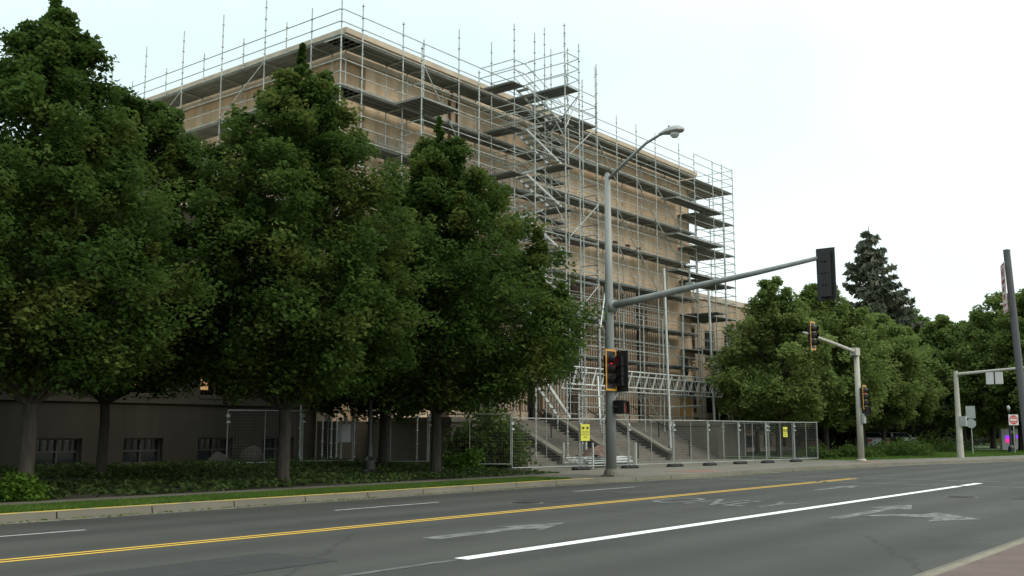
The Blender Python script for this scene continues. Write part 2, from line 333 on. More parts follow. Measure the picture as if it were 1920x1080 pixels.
# open land out to the horizon
struct('ground', MB().face([(-1500,-1500,-.03),(2500,-1500,-.03),(2500,2500,-.03),(-1500,2500,-.03)]), M['grass'])
road = MB(); strip(road, -90, 150, -.02, -15.5, 0, 4)
mb = MB()
n = 60
for i in range(n):
    a = -90+240*i/n; b = -90+240*(i+1)/n
    mb.face([(a, 3.4 if a < 32 else -40, 0), (b, 3.4 if b < 32 else -40, 0), (b, kerb_y(b)-.02, 0), (a, kerb_y(a)-.02, 0)])
struct('road', mb, M['asphalt'])
g = MB(); strip(g, -90, 150, -.42, -.03, .004, 1.5); struct('gutter', g, M['concrete'])
# far kerb: real 0.15 m step
k = MB()
xs = [-90+i*2.0 for i in range(121)]
for a, b in zip(xs, xs[1:]):
    ya, yb = kerb_y(a), kerb_y(b); g_ = .012
    k.face([(a+g_, ya-.03, 0), (b-g_, yb-.03, 0), (b-g_, yb, .14), (a+g_, ya, .14)])
    k.face([(a+g_, ya, .14), (b-g_, yb, .14), (b-g_, yb+.18, .15), (a+g_, ya+.18, .15)])
struct('kerb', k, M['concrete'])
k = MB()
for a, b in [(-90+i*1.0, -89+i*1.0) for i in range(121)]:
    if 27.5 < a < 30.2: continue
    ya, yb = kerb_y(a), kerb_y(b)
    k.face([(a, ya-.004, .135), (b, yb-.004, .135), (b, yb+.17, .154), (a, ya+.17, .154)])
struct('kerb_paint', k, M['kerby'])
# verge, footpath, plaza
struct('grass_verge', MB().box(-90, 27, 19.0, 20.7, -.02, .14), M['grass'])
struct('worn_verge', MB().prism([(27,19.0),(30,18.6),(30,20.7),(27,20.7)], -.02, .146), M['concd'])
fp = MB()
for i in range(40):
    a = -90+i*3.0
    fp.box(a+.01, a+2.99, 20.7, 21.9, -.02, .15)
struct('footpath', fp, M['path'])
pz = MB()
xs = [30+i*1.5 for i in range(84)]
for a, b in zip(xs, xs[1:]):
    ya = kerb_y(a)+.18; yb = kerb_y(b)+.18
    da = 28.2 if b <= 54.5 else ya+3.2; db = 28.2 if b <= 54.5 else yb+3.2
    m_ = (ya+da)/2; q_ = (yb+db)/2
    pz.face([(a+.01, ya, .15), (b-.01, yb, .15), (b-.01, q_-.01, .15), (a+.01, m_-.01, .15)])
    pz.face([(a+.01, m_+.01, .15), (b-.01, q_+.01, .15), (b-.01, db, .15), (a+.01, da, .15)])
struct('sidewalk', pz, M['concrete'])
pz = MB()
for a, b in zip(xs, xs[1:]): pz.face([(a, kerb_y(a)+.17, .142), (b, kerb_y(b)+.17, .142), (b, kerb_y(b)+3.5 if b > 54 else 28.3, .142), (a, kerb_y(a)+3.5 if b > 54 else 28.3, .142)])
struct('sidewalk_base', pz, M['concd'])
struct('tactile_paving', MB().prism([(34.2,18.3),(36.6,18.2),(36.6,19.6),(34.2,19.7)], .15, .156), M['red_pad'])
struct('tactile_paving', MB().prism([(50.8,17.4),(52.4,17.2),(52.4,18.5),(50.8,18.7)], .15, .156), M['red_pad'])
# bed rising towards the building
def bed_z(x, y):
    t = min(1, max(0, (y-21.9)/8)); e_ = min(1, max(0, (31.5-x)/3)); return .14+.28*t*t*(3-2*t)*e_+.02*math.sin(x*1.3)*t*e_
mb = MB(); X = [-60+i*1.5 for i in range(62)]; Y = [21.9+i*.8 for i in range(16)]
i0 = len(mb.v)
for x in X:
    for y in Y: mb.v.append((x, y, bed_z(x, y)))
for i in range(len(X)-1):
    for j in range(len(Y)-1): a = i*len(Y)+j; mb.f.append((a, a+len(Y), a+len(Y)+1, a+1)); mb.mi.append(0)
struct('planting_bed', mb, M['soil'])
# lawn right of the courthouse
mb = MB()
for a, b in zip(xs, xs[1:]):
    if b <= 54.6: continue
    mb.face([(a, kerb_y(a)+3.3, .14), (b, kerb_y(b)+3.3, .14), (b, 70, .3), (a, 70, .3)])
struct('lawn', mb, M['grass'])
# near corner
struct('near_kerb', MB().box(-90, 31, 3.27, 3.42, -.02, .13), mat('sandy_kerb', (.20, .175, .125), .9, var=.2, vs_=3))
struct('near_gutter', MB().box(-90, 31, 3.425, 3.78, -.02, .004), M['concrete'])
struct('near_sidewalk', MB().box(-90, 31, -6, 3.26, -.02, .148), mat('reddish_paving', (.12, .08, .067), .9, var=.15, vs_=2, bump=.3))
pa = mat('patch_asphalt', (.026, .026, .024), .9, var=.2, vs_=3, bump=.3, bs=60)
for q in ([(19.5,14.1),(23.9,14.2),(23.8,15.5),(19.6,15.4)], [(27.2,4.6),(31.5,4.7),(31.4,6.3),(27.3,6.1)], [(5.0,9.8),(9.0,9.9),(9.0,11.3),(5.1,11.2)]): struct('asphalt_patch', MB().face([(x, y, .004) for x, y in q]), pa)
# painted markings (sheets 4 mm above the road)
Z1 = .0045
def dashes(name, lines, m):
    mb = MB()
    for x0, x1, y0, y1 in lines: mb.face([(x0, y0, Z1), (x1, y0, Z1), (x1, y1, Z1), (x0, y1, Z1)])
    return struct(name, mb, m)
dashes('yellow_line', [(-90, 36.3, 13.27, 13.37), (-90, 36.3, 13.05, 13.15)], M['yellow'])
dashes('white_line', [(10.1, 35.4, 8.69, 8.93)], M['white'])
dashes('old_white_line', [(-90, 10.05, 8.74, 8.87)], M['faded'])
dashes('lane_dashes', [(x, x+3.2, 16.27, 16.37) for x in (-12.6,-3.8, 6.0, 14.7, 23.4)], worn('lane_dash_paint', (.42, .43, .41), (.12, .12, .11), .3, .5, 6))
dashes('crosswalk_line', [(33.1, 33.45, 4.3, 17.6), (36.6, 36.95, 4.3, 17.4)], M['faded'])
def arrow(name, pts, m): return struct(name, MB().face([(x, y, Z1) for x, y in pts]), m)
arrow('straight_arrow', [(11.7,11.02),(13.9,11.02),(13.9,11.3),(15.3,10.85),(13.9,10.35),(13.9,10.68),(11.7,10.68)], M['faded2'])
arrow('straight_arrow', [(28.3,11.5),(30.2,11.5),(30.2,11.75),(31.6,11.35),(30.2,11.0),(30.2,11.27),(28.3,11.27)], M['faded2'])
arrow('straight_arrow', [(19.2,7.52),(22.4,7.52),(22.4,7.85),(23.9,7.4),(22.4,6.95),(22.4,7.26),(19.2,7.26)], M['faded2'])
arrow('turn_arrow', [(20.3,7.24),(20.9,6.9),(21.25,6.35),(21.9,6.3),(20.7,5.15),(19.6,5.8),(20.5,5.95),(20.5,6.6),(20.1,7.0)], M['faded2'])
t = text('lane_word', 'ONLY', 1.25, M['faded2'], None, (21.9, 11.1, Z1+.001), (0, 0, -PI/2), 2.3, .0005); tag(t, kind='structure')

# leaf-card cloud builder -------------------------------------------------
def cards(name, P, size, m, parent=None, up=.6, droop=0, tone=None, aspect=1.3, lrng=rng):
    n = len(P); nr = lrng.normal(size=(n, 3)); nr[:, 2] = np.abs(nr[:, 2])+up; nr /= np.linalg.norm(nr, axis=1)[:, None]
    a = lrng.normal(size=(n, 3)); a[:, 2] -= droop; a -= nr*(a*nr).sum(1)[:, None]; a /= np.linalg.norm(a, axis=1)[:, None]; b = np.cross(nr, a)
    s = (size*lrng.uniform(.5, 1.45, n))[:, None]; a *= s*aspect*.5; b *= s*.5
    fold = nr*s*.12
    V = np.stack([P-a, P-b*.9+fold, P+a, P+b*.9+fold], 1).reshape(-1, 3)
    if parent is not None: V = V-np.array(parent.location)
    me = bpy.data.meshes.new(name); me.vertices.add(4*n); me.vertices.foreach_set('co', V.ravel().astype(np.float32))
    me.loops.add(4*n); me.loops.foreach_set('vertex_index', np.arange(4*n, dtype=np.int32))
    me.polygons.add(n); me.polygons.foreach_set('loop_start', np.arange(0, 4*n, 4, dtype=np.int32)); me.polygons.foreach_set('loop_total', np.full(n, 4, np.int32))
    me.materials.append(m); me.update(calc_edges=True)
    at = me.attributes.new('tone', 'FLOAT', 'FACE'); tv = lrng.uniform(.15, .75, n) if tone is None else tone+lrng.uniform(-.11, .11, n)
    at.data.foreach_set('value', tv.astype(np.float32))
    o = bpy.data.objects.new(name, me); COL.objects.link(o); o.parent = parent; return o

def prof_r(prof, z):
    zs = [p[0] for p in prof]; rs = [p[1] for p in prof]; return np.interp(z, zs, rs)
def tree(name, x, y, z0, prof, label, cat='tree', group=None, trunk_r=.18, ncl=700, nleaf=55, lsize=.15, cr=.42, shift=(0, 0), top_off=(0, 0), m='leaf', seed=1, bark='bark', extra=(), gap=-.85, spires=26, topspire=True, branch_z=2.4):
    lr = np.random.default_rng(seed); rr = random.Random(seed)
    T = thing(name, (x, y, z0), label, cat, group)
    zmin, zmax = prof[0][0], prof[-1][0]
    # boughs: lobes with pointed, rising tips
    nb = max(14, int((zmax-zmin)*6.5)); cents = []; tones = []
    lobes = []
    for i in range(nb):
        t = ((i+.5)/nb); z = zmin+(zmax-zmin)*(t**1.05)*.93; az = i*2.399+rr.uniform(-.4, .4); rad = prof_r(prof, z)
        lobes.append((z, az, rad*rr.uniform(.90, 1.04)))
    lobes += list(extra)
    per = max(6, ncl//len(lobes))
    limb = MB()
    top = zmin+(zmax-zmin)*.93
    sf = lambda z: np.clip((z-zmin)/(zmax-zmin), 0, 1)
    sh = lambda z: (shift[0]*(1-sf(z))+top_off[0]*sf(z)**1.5, shift[1]*(1-sf(z))+top_off[1]*sf(z)**1.5)
    trunk_pts = [(x, y, z0-.15), (x, y, z0+.35), (x+.03, y, z0+1.5), (x-.02, y+.02, z0+3), (x+.04, y, z0+5), (x+top_off[0]*.5, y+top_off[1]*.5, z0+8), (x+top_off[0]*.9, y+top_off[1]*.9, z0+top)]
    trunk_rs = [trunk_r*1.45, trunk_r*1.05, trunk_r*.95, trunk_r*.85, trunk_r*.65, trunk_r*.35, trunk_r*.06]
    if top < 8.5: trunk_pts = [p for p in trunk_pts if p[2] < z0+top or p is trunk_pts[-1]]; trunk_rs = [trunk_r*max(.08, 1.2*(1-(p[2]-z0)/(top+.2))) for p in trunk_pts]
    limb.tube(trunk_pts, trunk_rs, 9)
    for z, az, rad in lobes:
        s_ = sh(z); zz = max(z, zmin+.1)
        tip = Vector((x+s_[0]+math.cos(az)*rad, y+s_[1]+math.sin(az)*rad, z0+zz+rad*.12))
        st = Vector((x, y, z0+max(branch_z*.85, zz-rad*.75)))
        midp = st.lerp(tip, .5)+Vector((0, 0, rad*.10))
        limb.tube([st, midp, tip], [max(.02, trunk_r*.28*rad/3+.01), .028, .01], 5, False)
        tb = rr.uniform(.25, .6)
        for j in range(per):
            u = rr.random()**.55
            p = st.lerp(midp, u*2) if u < .5 else midp.lerp(tip, u*2-1)
            if u < .22 and rr.random() < .6: continue
            wd = (.16+.42*(1-u))*rad*.62+.12
            off = Vector((rr.gauss(0, 1), rr.gauss(0, 1), rr.gauss(0, .75)))*wd*.62
            q = p+off
            # keep inside the profile
            dz = q.z-z0
            if dz < zmin-.3: q.z = z0+zmin-rr.uniform(0, .35)
            cents.append(q); tones.append(tb+(.12 if u > .75 else 0))
    nbody = len(cents); tipw = []
    for i in range(spires):
        t_ = rr.random()*.78; z = zmin+.8+(zmax-zmin-1.6)*t_; az = i*2.399+rr.uniform(-.5, .5); rad = prof_r(prof, z)*rr.uniform(.72, .96); s_ = sh(z)
        H_ = rr.uniform(1.0, 1.9)*(1.15-.5*t_); bw = rr.uniform(.30, .46)*(1.1-.4*t_); tb = rr.uniform(.35, .72)
        b0 = Vector((x+s_[0]+math.cos(az)*rad*.9, y+s_[1]+math.sin(az)*rad*.9, z0+z-H_*.35)); t0 = b0+Vector((math.cos(az)*.12, math.sin(az)*.12, H_))
        for j in range(30):
            u = rr.random()**1.25; cents.append(b0.lerp(t0, u)+Vector((rr.gauss(0, bw), rr.gauss(0, bw), 0))*(1-u)*.85); tones.append(tb+.1*u); tipw.append(.24*(1-u)+.06)
        limb.tube([b0-Vector((0, 0, .3)), t0], [.02, .005], 4, False)
    for j in range(30 if topspire else 0):
        u = (j/30)**.9; zt = z0+zmax-1.7+2.0*u; s_ = sh(zmax); cents.append(Vector((x+s_[0]+rr.gauss(0, .22)*(1-u), y+s_[1]+rr.gauss(0, .22)*(1-u), zt))); tones.append(.45); tipw.append(.22*(1-u)+.05)
    C = np.array([tuple(c) for c in cents]); tn = np.array(tones); ph = seed*1.7
    nz_ = np.sin(C[:, 0]*2.3+ph)*np.sin(C[:, 1]*2.1+ph*2)*np.sin(C[:, 2]*1.9+ph*3)+.5*np.sin(C[:, 0]*4.1-C[:, 2]*3.3+ph)*np.sin(C[:, 1]*3.7+C[:, 2]*2.2)
    kp = nz_ > gap; kp[nbody:] = True; tn = tn+np.clip(nz_, -.5, .5)*.25
    nbody = int(kp[:nbody].sum()); C = C[kp]; tn = tn[kp]
    zz = np.clip(C[:, 2]-z0, zmin, zmax); lim = prof_r(prof, zz)*1.12+.15
    cx, cy = sh(zz); cx = x+cx; cy = y+cy
    dd = np.hypot(C[:, 0]-cx, C[:, 1]-cy); f_ = np.where(np.arange(len(C)) < nbody, np.minimum(1, lim/np.maximum(dd, .01)), 1)
    C[:, 0] = cx+(C[:, 0]-cx)*f_; C[:, 1] = cy+(C[:, 1]-cy)*f_
    rel = np.clip((C[:, 2]-z0-zmin)/(zmax-zmin), 0, 1)
    csz = cr*(1-.55*rel**2); csz[nbody:] = np.array(tipw)*(.8+.2*(1-rel[nbody:]))
    P = np.repeat(C, nleaf, 0); g_ = lr.normal(size=P.shape); g_ /= np.maximum(1, np.linalg.norm(g_, axis=1)/1.9)[:, None]
    P = P+g_*np.repeat(csz, nleaf)[:, None]*np.array([.62, .62, .5])
    cards('crown', P, lsize, M[m], T, up=.75, droop=.5, tone=np.repeat(tn, nleaf), lrng=lr)
    limb.build('trunk', M[bark], T, True)
    return T
def spruce(x, y, z0, h, r, label, seed=5, group=None):
    lr = np.random.default_rng(seed); rr = random.Random(seed); T = thing('spruce_tree', (x, y, z0), label, 'tree', group)
    tr = MB().tube([(x, y, z0), (x, y, z0+h)], [h*.02, .02], 8); P = []; tn = []
    z = h*.06
    while z < h*.985:
        t = 1-z/h; R_ = r*(t**.85); nb = 4+int(8*t)
        for i in range(nb):
            az = rr.uniform(0, 2*PI); L_ = R_*rr.uniform(.7, 1.2)+.14; dz = -.18*L_+.10*L_
            tip = Vector((x+math.cos(az)*L_, y+math.sin(az)*L_, z0+z-.22*L_)); st = Vector((x, y, z0+z))
            md = st.lerp(tip, .55)+Vector((0, 0, -.10*L_)); tip.z += .10*L_
            tr.tube([st, md, tip], [.05*t+.01, .025, .01], 4, False)
            nn = int(26+150*L_/r*1.2); tb = rr.uniform(.2, .7)
            for j in range(nn):
                u = rr.random()**.6; p = st.lerp(md, u/.55) if u < .55 else md.lerp(tip, (u-.55)/.45)
                wd = .30*L_*(1-u*.6)*.5+.06; a_ = Vector((-math.sin(az), math.cos(az), 0))
                P.append(p+a_*rr.gauss(0, wd)+Vector((0, 0, -abs(rr.gauss(0, .14))*(.5+wd)))); tn.append(tb)
        z += h*.023*(.7+.9*t)
    P = np.array([tuple(p) for p in P]); cards('crown', P, .27, M['needle'], T, up=.1, droop=1.5, tone=np.array(tn), aspect=2.1, lrng=lr)
    tr.build('trunk', M['bark'], T); return T

# ---------------------------------------------------------------- the courthouse
BX0, BX1, BY0, BY1, BH = 29.2, 61.0, 32.4, 62.0, 19.3
CH = thing('courthouse', (45.1, 32.4, 0), 'tan sandstone courthouse block with fluted colonnade wrapped in scaffolding', 'courthouse')
LZ = 2.25   # landing height
GW = 1.25; gaps = [35.0, 38.7, 42.4, 46.05, 49.75, 53.4]
mb = MB()
# corner piers, slightly set-back corner strips, body above the colonnade
mb.box(BX0+1.2, 34.9, BY0, BY0+.85, 0, 10.4); mb.box(57.1, BX1-.9, BY0, BY0+.85, 0, 10.4)
mb.box(BX0+1.2, BX1-.9, BY0, BY1-.5, 10.4, 18.2)
mb.box(BX0, BX0+1.2, BY0+.35, BY1, 0, 18.2); mb.box(BX1-.9, BX1, BY0+.35, BY1, 0, 18.2)
mb.box(BX0+1.2, BX1-.9, BY0+.851, BY1-.5, 0, 10.4)
# attic parapet stepping out
mb.box(BX0-.12, BX1+.12, BY0-.12, BY1, 18.2, BH-.25)
mb.build('wall', M['stone'], CH)
MB().box(BX0-.25, BX1+.25, BY0-.25, BY1, BH-.25, BH).box(BX0-.06, BX1+.06, BY0-.07, BY1, 14.05, 14.22).box(BX0-.1, BX1+.1, BY0-.1, BY1, 10.42, 10.6).box(BX0-.16, BX1+.16, BY0-.17, BY1, 17.95, 18.19).build('cornice', M['coping'], CH)
MB().box(BX0+1, BX1-1, BY0+1, BY1-1, BH+.001, BH+.05).build('roof', M['roof'], CH)
MB().box(BX0-.06, 31.1, BY0-.06, BY0-.002, .1, 2.1).box(BX0-.06, BX0-.002, BY0-.002, 33.6, .1, 2.1).build('shade_skin', M['stone_shade'], CH)  # thin dark skin added to paint tree shade on the lower corner
# relief panels: shallow pilaster strips in the frieze
for i, gx in enumerate([34.9]+[g_+GW for g_ in gaps]):
    x0 = gx; x1 = gaps[i] if i < 6 else 57.1
    if i == 0: x1 = gaps[0]
    if x1-x0 < .5: continue
    mb = MB(); n = max(3, int((x1-x0)/.24)); wd = (x1-x0)/n
    mb.box(x0, x1, BY0+.22, BY0+.62, LZ, 10.4)
    for j in range(n): mb.box(x0+j*wd+.055, x0+(j+1)*wd-.055, BY0+.03, BY0+.219, LZ+.5, 10.2)
    mb.box(x0, x1, BY0+.02, BY0+.218, LZ, LZ+.45)
    mb.build('pilaster', M['flute'], CH)
for gx in gaps:
    f_ = MB(); y = BY0+.63
    f_.box(gx, gx+GW, y, y+.06, LZ+2.9, LZ+3.3); 
    for xx in (gx, gx+GW/2-.03, gx+GW-.06): f_.box(xx, xx+.06, y+.061, y+.12, LZ, 10.3)
    for zz in (LZ+.02, 5.9, 7.4, 8.9): f_.box(gx, gx+GW, y+.121, y+.17, zz, zz+.07)
    W_ = f_.build('window', M['frame'], CH)
    MB().box(gx, gx+GW, y+.18, y+.2, LZ, 10.38).build('pane', M['darkin'], W_)
# thin vertical joints on the big front wall & ribs in the band below 14 m
poly = [(31.1, BY0-.003)]
for i in range(46): xx = 31.2+i*.6; poly += [(xx, BY0-.012), (xx, BY0-.05), (xx+.10, BY0-.05), (xx+.10, BY0-.012)]
poly += [(58.6, BY0-.003)]
mb = MB().prism(poly, 14.3, 14.95); mb.build('frieze', M['coping'], CH)
for px_, w_ in ((35.95, .10), (36.5, .08)): MB().box(px_, px_+w_, BY0-.12, BY0-.003, 14.6, 18.0).box(px_, px_+w_, BY0-.24, BY0-.13, 18.0, 19.0).build('downpipe', M['rust'], CH)
ln = MB().lathe((58.9, BY0-.3, 5.25), [(.02, 0), (.12, .05), (.16, .25), (.17, .75), (.10, .85), (.14, .9), (.16, 1.05), (.1, 1.2), (.02, 1.25)], 8).box(58.87, 58.93, BY0-.3, BY0-.003, 5.6, 5.66).build('wall_lantern', M['blackp'], CH)
nb_ = MB().box(58.5, 59.9, BY0-.06, BY0-.003, 2.6, 3.9).build('notice_board', M['wood'], CH)
MB().box(58.4, 60.0, BY0-.09, BY0-.003, 4.0, 4.3).build('plaque', M['rust'], CH)
# stairs
ST = thing('entrance_stairs', (44.9, 28, 0), 'wide stone steps with sloping side walls up to the courthouse entrance', 'stairs')
mb = MB(); ns = 14; y0 = 27.9; run = .30; rise = (LZ-.15)/ns
for i in range(ns): mb.box(35.3, 54.6, y0+i*run, y0+(i+1)*run-.001 if i < ns-1 else BY0+1.1, .1, .15+(i+1)*rise)
mb.build('step', M['stair'], ST)
for x0, x1 in ((31.2, 35.25), (54.65, 58.4)): MB().box(x0, x1, 27.8, BY0-.02, .1, 2.05).box(x0-.08, x1+.08, 27.7, BY0-.03, 2.051, 2.25).build('cheek_block', M['concrete'], ST)
MB().box(58.5, 61.2, 30.2, BY0+.3, .1, 2.2).build('landing', M['stair'], ST)
for xx in (38.9, 43.4, 48.9):
    mb = MB()
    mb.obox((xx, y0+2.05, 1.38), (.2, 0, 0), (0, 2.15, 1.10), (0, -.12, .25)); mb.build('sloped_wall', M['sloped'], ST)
    mb = MB(); mb.obox((xx, y0+2.05, 1.72), (.26, 0, 0), (0, 2.17, 1.11), (0, -.03, .055)); mb.build('coping', M['concrete'], ST)
for xx in (36.9, 41.2, 46.2, 51.7):
    mb = MB()
    for u in (0, .5, 1): mb.tube([(xx, y0+.2+u*3.9, .2+u*2.05), (xx, y0+.2+u*3.9, 1.2+u*2.05)], .035, 5)
    mb.tube([(xx, y0+.2, 1.2), (xx, y0+4.1, 3.25)], .03, 5); mb.build('handrail', M['blackp'], ST)

def wing(name, x0, x1, y0, y1, h, wins, label, sm='stone_shade', glow=(), zs=((.5, 1.42, 'b'), (3.0, 5.3, 'w'), (6.6, 9.0, 'w'))):
    T = thing(name, ((x0+x1)/2, y0, 0), label, 'building')
    mb = MB(); D = .35
    cuts = sorted(wins)
    # front skin with real window reveals
    zl = [0]+[v for z in zs for v in z[:2]]+[h-.4]
    xl = [x0]+[v for w_ in cuts for v in w_]+[x1]
    for i in range(len(zl)-1):
        for j in range(len(xl)-1):
            if i % 2 == 1 and j % 2 == 1: continue
            mb.box(xl[j], xl[j+1], y0, y0+D, zl[i], zl[i+1])
    mb.box(x0, x1, y0+D+.6, y1, 0, h-.4)
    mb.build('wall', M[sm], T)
    MB().box(x0, x1, y0-.12, y0+D, h-.399, h).box(x0, x1, y0+D+.001, y1, h-.399, h-.05).build('roof', M['coping'], T)
    MB().box(x0, x1, y0-.07, y0-.002, 2.68, 2.92).box(x0, x1, y0-.05, y0-.002, .1, .42).build('band_course', M['coping_shade' if sm == 'stone_shade' else 'coping'], T)
    for a, b in cuts:
        for zi, (z0, z1, kd) in enumerate(zs):
            y = y0+.2; f_ = MB(); t_ = .06
            f_.box(a, b, y, y+.08, z0, z0+t_).box(a, b, y, y+.08, z1-t_, z1).box(a, a+t_, y, y+.08, z0+t_, z1-t_).box(b-t_, b, y, y+.08, z0+t_, z1-t_)
            f_.box((a+b)/2-.03, (a+b)/2+.03, y+.002, y+.07, z0+t_, z1-t_).box(a+t_, b-t_, y+.01, y+.065, (z0+z1)/2-.025, (z0+z1)/2+.025)
            if kd == 'b':
                for q in range(1, 6):
                    if q != 3: f_.box(a+(b-a)*q/6-.012, a+(b-a)*q/6+.012, y+.012, y+.05, (z0+z1)/2+.03, z1-t_)
            W_ = f_.build('window', M['frame'], T)
            MB().box(a+t_, b-t_, y+.09, y+.1, z0+t_, z1-t_).build('pane', M['glass'] if kd == 'b' or (a, zi) not in glow else M['clear'], W_)
            MB().box(a-.06, b+.06, y0-.09, y0+.19, z0-.09, z0-.001).build('sill', M['coping_shade' if sm == 'stone_shade' else 'coping'], W_)
            if (a, zi) in glow:
                MB().box(a+.15, b-.3, y0+.7-.12, y0+.7-.09, z0+1.05, z0+1.4).build('interior_lamp', M['glow'], W_)
                MB().box(a+.15, a+.75, y0+.58, y0+.61, z0+.28, z0+.75).build('interior_lamp', M['glow'], W_)
    return T
m = bpy.data.materials.new('clear_pane'); m.use_nodes = True; p = m.node_tree.nodes['Principled BSDF']; p.inputs['Transmission Weight'].default_value = 1; p.inputs['Roughness'].default_value = .02; p.inputs['IOR'].default_value = 1.1
p.inputs['Base Color'].default_value = (.7, .7, .7, 1); M['clear'] = m
ww = [(x, x+1.6) for x in (-5.0, -1.9, 1.2, 4.3, 7.6, 10.8, 14.0, 17.1, 20.25, 23.35, 26.4)]
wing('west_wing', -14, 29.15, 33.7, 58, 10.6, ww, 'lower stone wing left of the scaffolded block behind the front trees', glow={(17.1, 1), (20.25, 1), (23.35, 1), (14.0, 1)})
we = [(x, x+1.5) for x in (62.6, 65.6, 68.7, 71.8, 74.9, 78, 81.1, 84.2, 87.3)]
wing('east_wing', 61.25, 91, 34.2, 58, 11.5, we, 'lower stone wing to the right of the scaffolded block', 'stone_east', glow=(), zs=((.5, 1.42, 'b'), (3.0, 5.6, 'w'), (6.6, 8.9, 'w')))
# ---------------------------------------------------------------- scaffolding
RS = .55; TR = .034
def standard(root, x, y, z0, z1, r=.029):
    mb = MB().tube([(x, y, z0), (x, y, z1)], r, 6)
    z = z0+.3
    while z < z1-.05:
        mb.lathe((x, y, z), [(.036, -.03), (.066, -.006), (.066, .006), (.036, .03)], 6); z += RS
    mb.lathe((x, y, z0), [(.09, -.02), (.09, 0)], 6)
    return mb.build('standard', M['galv'], root)
def rails(root, pts, z, hs=(0, .55, 1.1)):
    for h in hs:
        mb = MB()
        for a, b in zip(pts, pts[1:]): mb.tube([(a[0], a[1], z+h), (b[0], b[1], z+h)], TR*.74, 5)
        mb.build('guard_rail', M['galv'], root)
def deck(root, x0, x1, y0, y1, z):
    mb = MB(); lx, ly = x1-x0, y1-y0
    if lx >= ly:
        n = max(1, round(ly/.32)); wd = ly/n
        for i in range(n): mb.box(x0, x1, y0+i*wd+.008, y0+(i+1)*wd-.008, z-.05, z).box(x0, x1, y0+i*wd+.02, y0+i*wd+.04, z-.085, z-.051)
    else:
        n = max(1, round(lx/.32)); wd = lx/n
        for i in range(n): mb.box(x0+i*wd+.008, x0+(i+1)*wd-.008, y0, y1, z-.05, z).box(x0+i*wd+.02, x0+i*wd+.04, y0, y1, z-.085, z-.051)
    return mb.build('deck', M['deck'], root)
def brace(root, a, b, r=.028, m='galv'): return MB().tube([a, b], r, 5).build('brace', M[m], root)
def transoms(root, prs, z):
    for (x0, y0), (x1, y1) in prs: MB().tube([(x0, y0, z-.11), (x1, y1, z-.11)], .03, 5).build('transom', M['galv'], root)
YO, YI = 31.0, 32.05
LV = [18.3, 16.1, 13.9, 11.7, 9.5, 7.3, 5.1]
# west side
s1 = thing('scaffold', (28.3, 39, .4), 'galvanised scaffold on the left side wall of the stone block', 'scaffold', 'scaffold sections around the courthouse')
XO, XI = 27.65, 28.85
YS = [32.9, 36.1, 39.3, 42.5, 45.8, 49.0, 52.2]
TZ = [19.9, 21.3, 21.3, 21.3, 21.3, 21.3, 21.3]
for y, t in zip(YS, TZ): standard(s1, XO, y, .4 if y < 33.5 else 10.6, t)
for y, t in zip(YS, TZ): standard(s1, XI, y, .4 if y < 33.5 else 10.6, t-.8)
for z in LV[:4]:
    rails(s1, [(XO, 31.0)]+[(XO, y) for y in YS], z); deck(s1, XO+.03, XI+.1, 31.1, 52.2, z-.02)
    rails(s1, [(XI, 32.9)]+[(XI, y) for y in YS[1:]], z, (-.12,)); transoms(s1, [((XO, y), (XI, y)) for y in YS], z-.04)
for z in LV[4:]: rails(s1, [(XO, 31.0), (XO, 32.9)], z); deck(s1, XO+.03, XI+.1, 31.1, 32.9, z-.02)
for a, b in ((36.1, 39.3), (42.5, 45.8)): brace(s1, (XO-.04, a, 18.2), (XO-.04, b, 16.1))
brace(s1, (XO-.04, 39.3, 16.1), (XO-.04, 36.1, 13.9)); brace(s1, (XO-.04, 42.5, 16.1), (XO-.04, 39.3, 13.9))
# front, left section
s2 = thing('scaffold', (32.5, 31, .4), 'galvanised scaffold on the front wall between the left corner and the stair tower', 'scaffold', 'scaffold sections around the courthouse')
PX = [27.65, 28.87, 31.35, 35.15, 37.6]; TZ = [20.1, 20.0, 20.0, 20.9, 21.0]
PM = [27.65, 28.87, 31.35, 32.7, 35.15, 37.6]
for x, t in zip(PX, TZ): standard(s2, x, YO, .35, t)
for x in PM[1:]: standard(s2, x, YI, .35, 18.6)
for x in (30.85, 34.7): standard(s2, x, 29.35, .3, 18.3)
standard(s2, 32.7, YO, .35, 19.6)
for i, z in enumerate(LV):
    rails(s2, [(x, YO) for x in PM], z); deck(s2, 27.7, 37.6, YO+.04, YI+.08, z-.02); transoms(s2, [((x, YO), (x, YI)) for x in PM], z-.04); rails(s2, [(x, YI) for x in PM[1:]], z, (-.12, .55))
for z in (16.1, 11.7, 7.3): deck(s2, 30.85, 33.3, 29.35, YO-.04, z-.03); rails(s2, [(30.85, YO), (30.85, 29.35), (34.7, 29.35), (37.6, 29.35)], z, (-.1, .55))
rails(s2, [(30.85, YO), (30.85, 29.35), (34.7, 29.35), (37.6, 29.35)], 13.9, (0, .55, 1.1)); rails(s2, [(30.85, 29.35), (34.7, 29.35)], 9.5, (0, .55, 1.1))
brace(s2, (32.75, YO-.05, 18.2), (35.15, YO-.05, 15.2)); brace(s2, (35.15, YO-.05, 13.8), (37.6, YO-.05, 11.7)); brace(s2, (27.65, YO-.05, 9.4), (28.87, YO-.05, 7.3))
brace(s2, (28.87, YO-.05, 5.1), (31.35, YO-.05, 2.9)); brace(s2, (35.15, YO-.05, 4.9), (37.6, YO-.05, 1.8))
